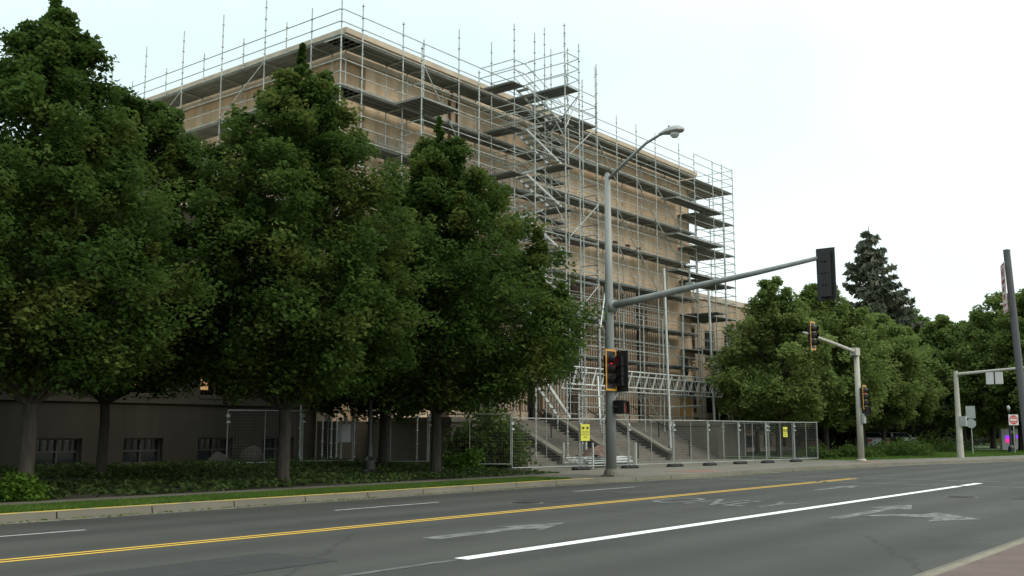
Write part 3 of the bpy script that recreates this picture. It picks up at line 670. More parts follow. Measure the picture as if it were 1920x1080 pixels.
# stair tower
s3 = thing('scaffold_stair_tower', (40, 29, .15), 'scaffold stair tower with zigzag aluminium flights in front of the facade', 'scaffold', 'scaffold sections around the courthouse')
TP = [(37.6, 29.55, 21.6), (40.1, 29.55, 22.2), (42.65, YO, 22.2), (37.6, 28.3, 20.8), (40.1, 28.3, 22.1), (38.7, 27.3, 21.2), (39.9, 27.3, 20.7), (42.65, 29.9, 22.0), (44.0, 29.9, 20.6), (45.4, 29.9, 21.9), (46.95, YO, 22.4)]
for x, y, t in TP: standard(s3, x, y, 2.3 if y > 28.5 and x < 50 else .25, t)
for i, z in enumerate(LV[:-1]):
    x0, x1 = 37.65, 40.55; zb = z-2.2
    for yc, za, zc in ((29.2, z, z-1.1), (30.35, zb, z-1.1)):
        st = MB()
        for yy in (yc-.34, yc+.34): st.obox(((x0+x1)/2, yy, (za+zc)/2), ((x1-x0)/2, 0, (zc-za)/2), (0, .014, 0), (.02, 0, .055))
        for kx in range(7):
            u = (kx+.6)/7; xm = x0+u*(x1-x0); zm = za+(zc-za)*u; st.box(xm-.14, xm+.14, yc-.325, yc+.325, zm-.02, zm+.02)
        F_ = st.build('stair_flight', M['alu'], s3)
        hr = MB()
        for yy in (yc+.35, yc-.35):
            for dz in (.5, 1.0): hr.tube([(x0, yy, za+dz), (x1, yy, zc+dz)], .02, 5)
        hr.build('handrail', M['galv'], F_)
    deck(s3, 40.6, 41.6, 28.8, 30.7, z-1.1)
    deck(s3, 36.6, 37.6, 28.9, 30.7, z-.03); rails(s3, [(36.6, 30.9), (36.6, 28.8), (37.6, 28.8)], z, (.5, 1.0))
    if i == 0: deck(s3, 38.7, 39.9, 27.3, 30.9, z)
    pass
    deck(s3, 42.65, 45.4, 29.9, 30.95, z)
    rails(s3, [(37.6, YO), (37.6, 29.55), (37.6, 28.3)], z, (0, .55, 1.1)); rails(s3, [(42.65, YO), (42.65, 29.9), (45.4, 29.9), (45.4, YO)], z)
    rails(s3, [(37.6, 28.3), (40.1, 28.3), (42.65, 29.9)], z-1.1, (0, .55)); rails(s3, [(40.1, 29.55), (40.1, 28.3)], z, (0, 1.1))
    if i % 2 == 0: brace(s3, (42.65, 29.85, z-2.2), (45.4, 29.85, z)); brace(s3, (40.1, 28.3, z-2.2), (40.1, 29.55, z))
    else: brace(s3, (40.1, 29.5, z), (42.65, YO, z-2.2))
for z in (17.2, 15.0, 12.8, 10.6, 8.4): rails(s3, [(42.65, 29.9), (45.4, 29.9), (45.4, YO)], z, (0,)); deck(s3, 41.7, 44.0, 30.95, 31.8, z)
rails(s3, [(38.7, 29.55), (38.7, 27.3), (39.9, 27.3), (40.1, 28.3), (42.65, 29.9), (45.4, 29.9), (46.95, YO)], 18.3, (.55, 1.1, 1.65)); brace(s3, (39.9, 27.3, 18.1), (39.9, 29.5, 16.1)); brace(s3, (38.7, 27.3, 16.1), (39.9, 27.3, 18.1))
rails(s3, [(38.7, 29.55), (38.7, 27.3), (39.9, 27.3)], 16.1, (0, .55, 1.1))
bs_ = MB()
for yy in (28.45, 29.15): bs_.obox((39.1, yy, 3.6), (1.45, 0, -1.25), (0, .015, 0), (.03, 0, .07))
for kx in range(9): u = (kx+.5)/9; bs_.box(37.65+u*2.9-.13, 37.65+u*2.9+.13, 28.48, 29.12, 4.85-u*2.5, 4.89-u*2.5)
bs_.build('stair_flight', M['galvb'], s3)
deck(s3, 40.5, 42.6, 27.9, 28.9, 2.3); rails(s3, [(40.5, 27.9), (42.6, 27.9), (42.6, 28.9)], 2.3); 
for x, y in ((40.5, 27.9), (42.6, 27.9), (42.6, 28.9)): standard(s3, x, y, .2, 3.5)
# front, right section
s4 = thing('scaffold', (51, 31, .15), 'galvanised scaffold on the front wall right of the stair tower over the colonnade', 'scaffold', 'scaffold sections around the courthouse')
LV2 = [18.3, 16.75, 14.5, 12.35, 10.15, 7.9, 5.75]
PX = [46.95, 49.15, 51.35, 53.6, 56.6, 58.6]
for x in PX: standard(s4, x, YO, .15 if x > 58 else 2.3, 20.1 if x < 58 else 19.9)
for x in [38.85, 40.1, 42.65, 44.9]+PX: standard(s4, x, YI, 2.3, 18.6)
allx = [42.65, 44.9]+PX
for z in LV2:
    rails(s4, [(x, YO) for x in allx], z); deck(s4, 42.65, 58.6, YO+.04, YI+.08, z-.02); transoms(s4, [((x, YO), (x, YI)) for x in allx], z-.04); rails(s4, [(x, YI) for x in allx], z, (-.12, .55))
for z in LV: deck(s4, 37.65, 42.6, YO+.04, YI+.08, z-.02); rails(s4, [(37.6, YO), (40.1, YO), (42.65, YO)], z)
for z in (9.4, 9.1, 8.8, 7.1, 6.8, 6.5, 4.6, 3.7): rails(s4, [(x, YI-.1) for x in allx[:-1]], z, (0,))
for a, b, z in ((46.95, 49.15, 18.2), (51.35, 53.6, 16.6), (53.6, 56.6, 16.6), (49.15, 51.35, 14.4), (53.6, 56.6, 14.4), (51.35, 53.6, 12.3), (49.15, 51.35, 12.2), (56.6, 58.6, 12.2), (49.15, 51.35, 10), (53.6, 56.6, 7.8), (46.95, 49.15, 7.8), (49.15, 51.35, 5.6), (53.6, 56.6, 5.4)):
    brace(s4, (a, YO-.05, z), (b, YO-.05, z-2.3))
brace(s4, (44.3, 29.3, 4.5), (42.5, 28.0, 2.0), .05, 'galvb'); brace(s4, (46.0, 29.9, 9.1), (44.6, 29.3, 7.1), .04, 'galvb')
for (x, y, zt, dx) in ((51.2, 29.0, 11.0, -.35), (56.7, 29.0, 10.3, -.4), (59.9, 29.4, 7.5, -.1)):
    MB().tube([(x, y, .2), (x+dx, y, zt)], .075, 8).tube([(x, y, 2.0), (x+dx*.2, y, 2.3)], .1, 8).build('support_post', M['galvb'], s4)
for z in (16.0, 13.75, 11.5): deck(s4, 54.0, 59.0, 29.8, 30.9, z); rails(s4, [(54.0, YO), (54.0, 29.8), (60.3, 29.8)], z, (-.1,)); 
for z in (14.25, 9.9): MB().tube([(58.6, 29.6, z), (60.3, 29.6, z)], .03).build('transom', M['galv'], s4)
# east end
s5 = thing('scaffold', (61.5, 32, .15), 'tall scaffold bay sticking out past the right end of the stone block against the sky', 'scaffold', 'scaffold sections around the courthouse')
for x, y, t in ((61.2, YO, 19.9), (63.0, 32.2, 19.4), (64.2, YO, 20.0), (64.2, 34.0, 20.0), (61.2, 32.3, 19.4), (60.3, 29.8, 17.2), (62.6, YO, 20.0)): standard(s5, x, y, .15, t, .03)
for i, z in enumerate((18.2, 15.95, 13.75, 11.55, 9.3, 7.0, 4.9)):
    deck(s5, 58.75, 64.2, YO+.04, 34.0 if i % 2 == 0 else 33.0, z)
    rails(s5, [(58.6, YO), (61.2, YO), (62.6, YO), (64.2, YO), (64.2, 34.0)], z, (0, .55, 1.1, 1.65)); rails(s5, [(61.2, 34.0), (64.2, 34.0)], z, (.55, 1.1))
    if 0 < i < 5: deck(s5, 59.0, 60.3, 29.75, 30.95, z); rails(s5, [(60.3, 29.8), (60.3, YO)], z, (0, 1.1))
for x in (42.9, 44.9, 46.95, 49.4, 51.6, 53.85, 56.3, 58.85, 61.0): standard(s4, x, YO-.12, .3, 8.4, .034)
for z in (2.6, 3.2, 3.75, 6.3, 6.85): rails(s4, [(42.9, YO-.1), (51.6, YO-.1), (58.85, YO-.1)], z, (0,))
brace(s4, (58.6, YO-.2, 2.0), (58.85, YO-.2, 4.0)); brace(s4, (54.0, 30.6, 3.15), (58.0, 30.6, 3.3), .04, 'galvb'); brace(s4, (46.95, YO-.2, 2.2), (49.15, YO-.2, 4.4)); brace(s4, (51.35, YO-.2, 4.0), (53.6, YO-.2, 2.0))
# lattice beams
s6 = thing('lattice_beam', (52, 30.3, 4.2), 'front aluminium lattice beam spanning the scaffold above the steps', 'beam', 'lattice beams of the scaffold bridge')
def lattice(T, y, x0=43.0, x1=62.8, z0=4.1, z1=5.0):
    MB().tube([(x0, y, z0), (x1, y, z0)], .05, 6).build('chord', M['galvb'], T); MB().tube([(x0, y, z1), (x1, y, z1)], .05, 6).build('chord', M['galvb'], T)
    mb = MB(); n = 22; s_ = (x1-x0)/n
    for i in range(n):
        a = x0+i*s_
        mb.tube([(a+.1, y, z0), (a+s_*.62, y, z1)], .03, 5); mb.tube([(a+s_*.62, y, z1), (a+s_*.98, y, z0)], .018, 5)
    mb.build('lacing', M['galvb'], T)
lattice(s6, 30.1)
s7 = thing('lattice_beam', (52, 30.8, 4.2), 'rear aluminium lattice beam half hidden behind the front one above the steps', 'beam', 'lattice beams of the scaffold bridge')
lattice(s7, 30.75, z0=3.9, z1=4.8)

# ---------------------------------------------------------------- temporary fence
def panel_mesh(L_, H_=2.0, wires=True):
    fr = MB()
    fr.tube([(0, 0, .12), (0, 0, H_)], .024, 6).tube([(L_, 0, .12), (L_, 0, H_)], .024, 6).tube([(0, 0, H_), (L_, 0, H_)], .024, 6).tube([(0, 0, .14), (L_, 0, .14)], .024, 6).tube([(L_/2, 0, .14), (L_/2, 0, H_)], .016, 5)
    wr = MB(); n = int(L_/.11)
    for i in range(1, n): x = L_*i/n; wr.tube([(x, 0, .14), (x, 0, H_)], .0016, 3, False)
    for i in range(1, 17): z = .14+(H_-.14)*i/17; wr.tube([(0, 0, z), (L_, 0, z)], .0016, 3, False)
    ft = MB()
    for dx in (-.26, 0, .26): ft.lathe((dx*1.05, -.05, 0), [(.17, .0), (.2, .04), (.17, .10), (.08, .14)], 9)
    ft.box(-.42, .42, -.14, .1, 0, .05)
    cl = MB().box(-.06, .06, -.05, .05, 1.75, 1.85).box(-.05, .08, -.06, .04, 1.55, 1.62)
    return fr, wr, ft, cl
def fence_panel(a, b, label, yellow=False, foot=True):
    d = Vector((b[0]-a[0], b[1]-a[1], 0)); L_ = d.length; rz = math.atan2(d.y, d.x)
    z = bed_z(*a) if a[0] < 31 and a[1] > 22 else .15
    fr, wr, ft, cl = panel_mesh(L_-.06)
    T = thing('fence_panel', (0, 0, 0), label, 'fence', 'temporary mesh fence panels'); 
    for nm, q, m_ in (('frame', fr, 'fframe'), ('wire_mesh', wr, 'wire'), ('clamp', cl, 'alu'))+((('foot', ft, 'rubber'),) if foot else ()): q.build(nm, M[m_], T)
    T.location = (a[0], a[1], z); T.rotation_euler = (0, 0, rz)
    return T
FP = [(30.45, 24.05), (33.9, 23.3), (36.75, 22.8), (39.65, 22.3), (42.0, 21.85), (45.0, 21.8), (47.4, 21.5), (50.1, 21.2), (52.7, 21.0)]
desc = ['mesh fence panel at the corner beside the bush', 'mesh fence panel with yellow sign left of the signal pole', 'mesh fence panel just right of the signal pole', 'mesh fence panel in front of the middle of the steps', 'mesh fence panel in front of the right steps', 'mesh fence panel before the right cheek block', 'mesh fence panel with the second yellow sign right of the steps', 'last mesh fence panel at the right end of the street run']
for a, b, l in zip(FP, FP[1:], desc): fence_panel(a, b, l)
F2 = [(30.4, 24.0), (28.6, 26.6), (26.9, 28.9), (25.0, 29.6), (22.4, 30.6)]
for a, b, l in zip(F2[1:], F2, ['mesh fence panel turning back left of the corner bush', 'mesh fence panel behind the fourth front tree trunk', 'shaded mesh fence panel beside the electrical box', 'farthest left mesh fence panel under the second and third trees']): fence_panel(a, b, l)
F3 = [(52.7, 21.0), (53.0, 23.9), (53.3, 26.8)]
for a, b, l in zip(F3[1:], F3, ['nearer return fence panel at the right end running back to the steps', 'farther return fence panel touching the right cheek block']): fence_panel(a, b, l, foot=False)
def ysign(x, y, z, rz, label, wd=.5, h=.66):
    T = thing('warning_sign', (0, 0, 0), label, 'sign', 'yellow signs tied to the fence')
    MB().box(-wd/2, wd/2, -.012, 0, -h/2, h/2).build('board', M['ysign'], T)
    for s_ in (-1, 1): MB().lathe((s_*.12, -.015, h/2-.14), [(.05, -.03), (.06, 0), (.05, .03)], 8).build('clip', M['black'], T)
    for q, zz in enumerate((.02, -.08, -.18)): text('lettering', ('CAUTION', 'HARD HAT', 'AREA')[q], .09, M['black'], T, (0, -.014, zz), (PI/2, 0, 0))
    T.location = (x, y, z); T.rotation_euler = (0, 0, rz)
ysign(34.1, 23.2, 1.62, -.2, 'yellow warning sign on the fence left of the signal pole')
ysign(49.1, 21.25, 1.65, -.1, 'small yellow warning sign on the fence near its right end', .42, .5)

# ---------------------------------------------------------------- signals and poles
def signal_head(T, c, face, n=3, plate=(.34, .72), lit=0, border=True, s=1.0):
    """c: centre of plate; face: unit horizontal direction the lenses look."""
    c = Vector(c); f_ = Vector((face[0], face[1], 0)).normalized(); sd_ = Vector((-f_.y, f_.x, 0)); up = Vector((0, 0, 1))
    hw, hh = plate
    MB().obox(c-f_*.0, sd_*hw, f_*.012, up*hh).build('backplate', M['black'], T)
    if border:
        b = MB(); q = c+f_*.016
        for sgn in (-1, 1): b.obox(q+sd_*sgn*(hw-.03), sd_*.035, f_*.003, up*hh); b.obox(q+up*sgn*(hh-.03)+f_*.001, sd_*(hw-.066), f_*.003, up*.035)
        b.build('reflective_border', M['sigy'], T)
    hb = MB(); step = .34*s
    for i in range(n): hb.obox(c-f_*.10*s+up*(step*(n-1)/2-step*i), sd_*.16*s, f_*.085*s, up*.155*s)
    hb.tube([c-f_*.19*s+up*step*n/2, c-f_*.19*s-up*step*n/2], .02, 6); hb.build('housing', M['black'], T)
    for i in range(n):
        cc = c+up*(step*(n-1)/2-step*i)
        l = MB(); ring = [cc+f_*.03+(sd_*math.cos(a)+up*math.sin(a))*.14*s for a in [2*PI*q/16 for q in range(16)]]; l.face(ring)
        l.build('lens', M['redlit'] if i == lit else M['lensoff'] if i != 1 else M['amber'], T)
        v = MB(); A = [PI*1.25-PI*1.5*q/12 for q in range(13)]
        for a, b_ in zip(A, A[1:]):
            p0 = cc+(sd_*math.cos(a)+up*math.sin(a))*.155*s; p1 = cc+(sd_*math.cos(b_)+up*math.sin(b_))*.155*s
            e0 = .27*s*(1 if math.sin(a) > 0 else .75); e1 = .27*s*(1 if math.sin(b_) > 0 else .75)
            v.face([p0+f_*.02, p1+f_*.02, p1+f_*e1-up*.02, p0+f_*e0-up*.02]); v.face([p0*1+f_*.02-(p0-cc)*.06, p0+f_*e0-up*.02-(p0-cc)*.06, p1+f_*e1-up*.02-(p1-cc)*.06, p1+f_*.02-(p1-cc)*.06])
        v.build('visor', M['black'], T)
def rootkeep(T): return T
# main mast-arm pole
PX0, PY0 = 29.56, 19.05
P1 = thing('signal_pole', (PX0, PY0, .15), 'tall grey mast-arm pole with street light standing on the kerb before the steps', 'pole')
MB().tube([(PX0, PY0, .18), (PX0, PY0, 3), (PX0, PY0, 6.6), (PX0, PY0, 10.65)], [.19, .17, .145, .10], 14).lathe((PX0, PY0, 10.65), [(.10, 0), (.06, .05), (.01, .07)], 10).build('pole', M['pole'], P1, True)
MB().box(PX0-.26, PX0+.26, PY0-.26, PY0+.26, .15, .2).lathe((PX0, PY0, .2), [(.27, 0), (.25, .1), (.2, .2)], 12).build('base', M['concrete'], P1)
arm = [(PX0, PY0, 5.95), (PX0, PY0-1.5, 6.12), (PX0, PY0-3.4, 6.36), (PX0, PY0-5.4, 6.58), (PX0, 11.5, 6.85)]
MB().tube(arm, [.14, .125, .105, .085, .065], 12).tube([(PX0, PY0-.12, 5.75), (PX0, PY0-.12, 6.15)], .18, 8).build('mast_arm', M['pole'], P1, True)
MB().tube([(PX0, PY0, 10.45), (PX0, PY0-.8, 11.0), (PX0, PY0-1.6, 11.5), (PX0, PY0-2.1, 11.68), (PX0, PY0-2.3, 11.72)], [.06, .055, .05, .045, .04], 8).build('luminaire_arm', M['pole'], P1, True)
lum = MB()
ls = [(0, .05, .05), (.12, .10, .09), (.35, .19, .16), (.62, .25, .20), (.85, .22, .17), (1.0, .07, .06)]
rings = []
for (dy, wx, hz) in ls: rings.append([(PX0+math.cos(a)*wx, PY0-2.12-dy*.95, 11.72+max(0, math.sin(a))*hz+min(0, math.sin(a))*hz*.45) for a in [2*PI*q/12 for q in range(12)]])
for a, b in zip(rings, rings[1:]):
    for q in range(12): lum.face([a[q], a[(q+1) % 12], b[(q+1) % 12], b[q]])
lum.face(rings[-1]); L1 = lum.build('luminaire', M['lumgrey'], P1, False)
MB().lathe((PX0, PY0-2.72, 11.48), [(.03, 0), (.1, .02), (.155, .09), (.165, .17)], 12).build('lens', M['lens'], L1)
MB().lathe((PX0, PY0-2.5, 11.88), [(.035, 0), (.035, .07)], 8).build('photocell', M['black'], L1)
SG = thing('traffic_signal', (PX0, 11.5, 6.4), 'large black four-light signal seen from behind at the tip of the long mast arm', 'traffic light')
signal_head(SG, (PX0+.12, 11.35, 6.35), (1, 0), 4, (.29, .80), lit=9, border=False, s=1.05)
for s_ in (-1, 1):
    MB().box(PX0-.06, PX0+.1, 11.35+s_*.13-.05, 11.35+s_*.13+.05, 5.75, 7.0).build('bracket', M['blackp'], SG)
DT = thing('detector', (PX0, 15.9, 6.5), 'small white-capped detector standing on the mast arm', 'detector')
MB().tube([(PX0, 15.9, 6.45), (PX0, 15.9, 7.02)], .03, 6).box(PX0-.07, PX0+.07, 15.75, 16.02, 6.36, 6.5).build('bracket', M['pole'], DT)
MB().lathe((PX0, 15.9, 7.02), [(.04, 0), (.13, .03), (.1, .09), (.02, .11)], 10).build('cap', M['whitep'], DT)
S1 = thing('traffic_signal', (PX0, PY0, 3.7), 'yellow-bordered signal with red light lit on the tall grey pole', 'traffic light')
signal_head(S1, (PX0-.36, PY0-.26, 3.72), (0, -1), 3, (.33, .70), lit=0)
S2 = thing('traffic_signal', (PX0+.3, PY0, 3.7), 'plain black signal seen from behind on the right of the tall grey pole', 'traffic light')
signal_head(S2, (PX0+.10, PY0-.36, 3.69), (1, 0), 3, (.30, .70), lit=9, border=False)
def pedhead(c, face, label):
    T = thing('walk_signal', c, label, 'walk signal'); c = Vector(c); f_ = Vector((face[0], face[1], 0)); sd_ = Vector((-f_.y, f_.x, 0)); up = Vector((0, 0, 1))
    MB().obox(c, sd_*.17, f_*.09, up*.22).tube([c-f_*.1, c-f_*.35], .04, 6).build('housing', M['black'], T)
    MB().obox(c+f_*.092, sd_*.14, f_*.002, up*.18).build('face', M['handred'], T)
    h = MB(); h.obox(c+f_*.15+up*.22, sd_*.17, f_*.06, up*.01); h.obox(c+f_*.14+sd_*.17, sd_*.008, f_*.05, up*.2); h.obox(c+f_*.14-sd_*.17, sd_*.008, f_*.05, up*.2); h.build('visor', M['black'], T)
pedhead((PX0-.02, PY0-.36, 2.48), (1, 0), 'pedestrian walk signal seen from behind low on the tall grey pole')
pedhead((PX0+.0, PY0-.46, 2.46), (0, -1), 'pedestrian walk signal with dim red face low on the tall grey pole')
# second pole
qx, qy = 53.1, 18.88
P2 = thing('signal_pole', (qx, qy, .15), 'shorter tan signal pole with arm reaching left beside the right end of the fence', 'pole')
MB().tube([(qx, qy, .15), (qx, qy, 6.0)], [.17, .13], 12).lathe((qx, qy, .15), [(.26, 0), (.22, .12)], 10).build('pole', M['polet'], P2, True)
MB().tube([(qx, qy, 5.8), (qx-3, qy, 6.05), (qx-6.9, qy, 6.32)], [.095, .08, .055], 10).box(qx-.45, qx+.12, qy-.16, qy+.16, 5.62, 6.02).build('mast_arm', M['polet'], P2)
MB().box(qx-.14, qx+.14, qy-.3, qy-.17, 2.1, 2.6).build('push_button', M['signback'], P2)
S3 = thing('traffic_signal', (46.9, qy, 6.2), 'yellow-bordered signal at the tip of the shorter arm before the trees', 'traffic light'); signal_head(S3, (46.9, qy-.15, 6.2), (0, -1), 3, (.30, .68), lit=9)
S4 = thing('traffic_signal', (qx, qy, 3.4), 'yellow-bordered signal with red light lit on the shorter tan pole', 'traffic light'); signal_head(S4, (qx+.05, qy-.3, 3.45), (0, -1), 3, (.28, .62), lit=0, s=.95)
pedhead((qx+.1, qy-.35, 2.72), (0, -1), 'pedestrian walk signal low on the shorter tan pole')
# third pole with sign panels on its arm
rx, ry = 64.7, 17.05
P3 = thing('arm_pole', (rx, ry, .15), 'slim pale pole with short arm carrying two pale panels at the far kerb', 'pole')
MB().tube([(rx, ry, .15), (rx, ry, 5.3)], [.2, .12], 10).build('pole', M['polet'], P3)
MB().tube([(rx, ry, 5.1), (rx, ry-6.0, 5.5)], [.1, .06], 8).build('arm', M['polet'], P3)
MB().box(rx-.18, rx+.12, ry-.45, ry-.1, 2.0, 2.6).build('control_box', M['signback'], P3)
for i, yy in enumerate((15.15, 14.65)):
    T = thing('hanging_panel', (rx, yy, 4.9), ('left', 'right')[i]+' one of two pale panels hanging under the far arm', 'sign', 'pale panels under the far arm')
    MB().box(rx-.06, rx+.06, yy-.2, yy+.2, 4.45, 5.15).build('board', M['signw'], T); MB().tube([(rx, yy, 5.15), (rx, yy, 5.3)], .03).build('hanger', M['signback'], T)
# near right pole with parking sign
nx, ny = 15.9, 3.38
P4 = thing('sign_pole', (nx, ny, .15), 'dark grey round post at the right edge of the picture', 'pole')
MB().tube([(nx+.10, ny-.12, .15), (nx-.01, ny, 4.22)], [.055, .047], 14).lathe((nx, ny, 4.22), [(.049, 0), (.049, .02), (.01, .03)], 14).lathe((nx+.10, ny-.12, .15), [(.12, 0), (.12, .03)], 12).build('post', M['poled'], P4)
SN = thing('parking_sign', (0, 0, 0), 'white parking sign with red lettering seen nearly edge-on on the right post', 'sign')
MB().prism([(-.19, -.36), (.19, -.36), (.22, -.33), (.22, .33), (.19, .36), (-.19, .36), (-.22, .33), (-.22, -.33)], 0, .006).build('board', M['signw'], SN)
bd = MB()
for x0, x1, y0_, y1_ in ((-.2, .2, .325, .34), (-.2, .2, -.34, -.325), (-.205, -.19, -.324, .324), (.19, .205, -.324, .324)): bd.box(x0, x1, y0_, y1_, .0065, .0085)
bd.build('border', M['signred'], SN)
for q, (s_, zz, sz) in enumerate((('NO', .22, .17), ('PARKING', .09, .085), ('ANY', -.02, .11), ('TIME', -.14, .11))): text('lettering', s_, sz, M['signtxt'], SN, (0, zz, .008), (0, 0, 0), 1.1)
MB().prism([(-.14, -.25), (-.06, -.21), (-.06, -.235), (.14, -.235), (.14, -.265), (-.06, -.265), (-.06, -.29)], .0065, .009).build('arrow', M['signtxt'], SN)
SN.location = (nx-.05, ny+.075, 3.62); SN.rotation_euler = (PI/2, 0, R(199))
SN.location = (nx-.03, ny+.062, 3.68)
# far signs
def post_sign(name, x, y, z0, h, label, kind_):
    T = thing(name, (0, 0, 0), label, 'sign')
    MB().tube([(0, 0, 0), (0, 0, h)], .035, 6).build('post', M['signback'], T)
    if kind_ == 'dne':
        MB().box(-.38, .38, -.05, -.04, h-.78, h-.02).build('board', M['signw'], T)
        T2 = MB(); T2.face([(.34*math.cos(2*PI*q/24), -.053, h-.4+.34*math.sin(2*PI*q/24)) for q in range(24)]); T2.build('disc', M['signred'], T)
        MB().box(-.27, .27, -.057, -.055, h-.46, h-.34).build('bar', M['signw'], T)
        text('lettering', 'DO NOT', .13, M['signw'], T, (0, -.056, h-.24), (PI/2, 0, 0)); text('lettering', 'ENTER', .13, M['signw'], T, (0, -.056, h-.57), (PI/2, 0, 0))
    else:
        MB().box(-.3, .3, -.045, -.035, h-.85, h).build('board', M['signback'], T)
        T2 = MB(); c_ = [(.33*math.cos(PI/8+PI/4*q), h-1.2+.33*math.sin(PI/8+PI/4*q)) for q in range(8)]
        T2.face([(a, -.047, b) for a, b in c_]); T2.face([(a, -.036, b) for a, b in c_][::-1]); T2.build('octagon', M['signback'], T)
    T.location = (x, y, z0); T.rotation_euler = (0, 0, yaw-PI/2+(.15 if kind_ == 'dne' else -.35)); return T
post_sign('do_not_enter_sign', 80.85, 17.55, .15, 2.8, 'red and white do not enter sign on a post by the far lamp', 'dne')
post_sign('back_facing_signs', 75.2, 19.0, .15, 3.3, 'grey backs of a rectangular and an octagonal sign sharing one thin post', 'b')
GL = thing('globe_lamp', (82.6, 18.2, .15), 'black post lamp with pale globe beside the do not enter sign', 'street lamp')
MB().lathe((82.6, 18.2, .15), [(.2, 0), (.2, .4), (.08, .6), (.06, 2.9), (.13, 3.0), (.13, 3.08)], 10).build('post', M['blackp'], GL)
MB().lathe((82.6, 18.2, 3.23), [(.06, 0), (.12, .1), (.14, .22), (.1, .34), (.03, .4)], 10).build('globe', M['signback'], GL, True)
# black ornamental lamp among the front trees
lx, ly = 23.9, 24.9; lz = bed_z(lx, ly)
LP = thing('street_lamp', (lx, ly, lz), 'black ornamental lamp post standing between the third and fourth front trees', 'street lamp')
MB().lathe((lx, ly, lz-.02), [(.3, 0), (.3, .12), (.2, .2), (.2, .5), (.12, .62), (.09, .9), (.075, 1.0), (.065, 3.6), (.1, 3.65), (.15, 3.75)], 14).build('post', M['blackp'], LP, False)
MB().lathe((lx, ly, lz+3.74), [(.12, 0), (.2, .15), (.22, .35), (.14, .5), (.03, .58)], 12).build('globe', M['signw'], LP, True)
# led sign
LD = thing('led_sign', (0, 0, 0), 'pale monument sign with glowing pink and violet screen between far trunks', 'sign')
MB().box(-1.05, -.3, -.15, .15, 0, 1.75).box(.15, 1.05, -.15, .15, 0, 1.75).box(-.299, .149, -.1, .1, 1.4, 1.6).build('cabinet', M['signw'], LD)
MB().box(-.72, -.34, -.162, -.151, .62, .92).build('screen', M['ledp'], LD); MB().box(-.72, -.34, -.162, -.151, .921, 1.2).build('screen', M['ledb'], LD); MB().box(.45, .95, -.162, -.151, .72, .98).build('screen', M['ledp'], LD); MB().box(.2, .7, -.162, -.151, .981, 1.22).build('screen', M['ledb'], LD)
LD.location = (92.5, 20.2, .2); LD.rotation_euler = (0, 0, yaw-PI/2+.1)

# ---------------------------------------------------------------- site objects
EB = thing('electrical_box', (27.2, 28.6, .4), 'pale grey electrical box on a stand beside the shaded fence', 'electrical box')
ex, ey = 27.6, 30.2
MB().box(ex-.25, ex+.25, ey-.1, ey+.1, 1.25, 1.95).box(ex+.0, ex+.12, ey-.05, ey+.05, 1.951, 2.3).build('cabinet', M['greyb'], EB)
MB().tube([(ex-.15, ey, .3), (ex-.15, ey, 1.25)], .03).build('stand', M['galv'], EB)
MP = thing('material_stack', (37.2, 24.6, .15), 'stack of scaffold tubes under a brown tarp behind the fence', 'materials')
r_ = random.Random(4)
tb = MB()
for i in range(16): tb.tube([(35.6+r_.uniform(-.2, .3), 24.0+i*.09, .35+.1*(i % 3)), (39.3+r_.uniform(-.3, .4), 24.1+i*.09, .35+.1*(i % 3))], .035, 5)
tb.build('tubes', M['galvb'], MP)
tp = MB(); V = []
for i in range(12):
    for j in range(6): V.append((36.1+i*.17, 24.0+j*.22, .62+.45*math.sin(PI*i/11)*math.sin(PI*j/5)+r_.uniform(-.06, .08)))
tp.v = V
for i in range(11):
    for j in range(5): a = i*6+j; tp.f.append((a, a+6, a+7, a+1)); tp.mi.append(0)
tp.build('tarp', M['tarp'], MP)
rk = MB()
for xx in (35.7, 37.4, 39.1):
    rk.box(xx, xx+.06, 23.9, 23.96, .15, 1.2).box(xx, xx+.06, 25.4, 25.46, .15, 1.2).box(xx, xx+.06, 23.961, 25.399, .2, .3)
rk.build('rack', M['galvb'], MP)
for (x, y, s_, l) in ((22.2, 30.8, 1, 'low rounded boulder beneath the second basement window'), (24.3, 31.6, 1.3, 'larger rounded boulder beside the third basement window')):
    mb = MB(); rr = random.Random(int(x)); 
    mb.lathe((x, y, bed_z(x, y)-.1), [(.35*s_, 0), (.42*s_, .15*s_), (.36*s_, .38*s_), (.2*s_, .55*s_), (.05, .62*s_)], 9)
    mb.v = [(a+rr.uniform(-.05, .05), b+rr.uniform(-.05, .05), c+rr.uniform(-.04, .04)) for a, b, c in mb.v]
    tag(mb.build('boulder', M['rock'], None, True), l, 'boulder')
# buckets on the scaffold deck
for i, (x, l) in enumerate(((49.6, 'left of three small buckets on the scaffold deck near the grey pole'), (51.0, 'middle of three small buckets on the scaffold deck'), (52.2, 'right one of three small buckets on the scaffold deck'))):
    T = thing('bucket', (x, 31.5, 12.35), l, 'bucket', 'buckets on the scaffold deck'); MB().lathe((x, 31.5, 12.34), [(.13, 0), (.16, .35), (.15, .36)], 10).build('shell', M['rust'], T)
    MB().tube([(x-.15, 31.5, 12.69), (x-.1, 31.5, 12.85), (x+.1, 31.5, 12.85), (x+.15, 31.5, 12.69)], .008, 4).build('handle', M['galv'], T)
cb = thing('overhead_cable', (0, 24, 11), 'thin dark cable slanting down into the leftmost tree', 'cable')
cp = [Vector((6.95, 20.00, 9.93)).lerp(Vector((18.67, 33.50, 13.72)), u/10)-Vector((0, 0, .08*math.sin(PI*u/10))) for u in range(11)]
MB().tube(cp, .018, 4).build('wire', M['cable'], cb)
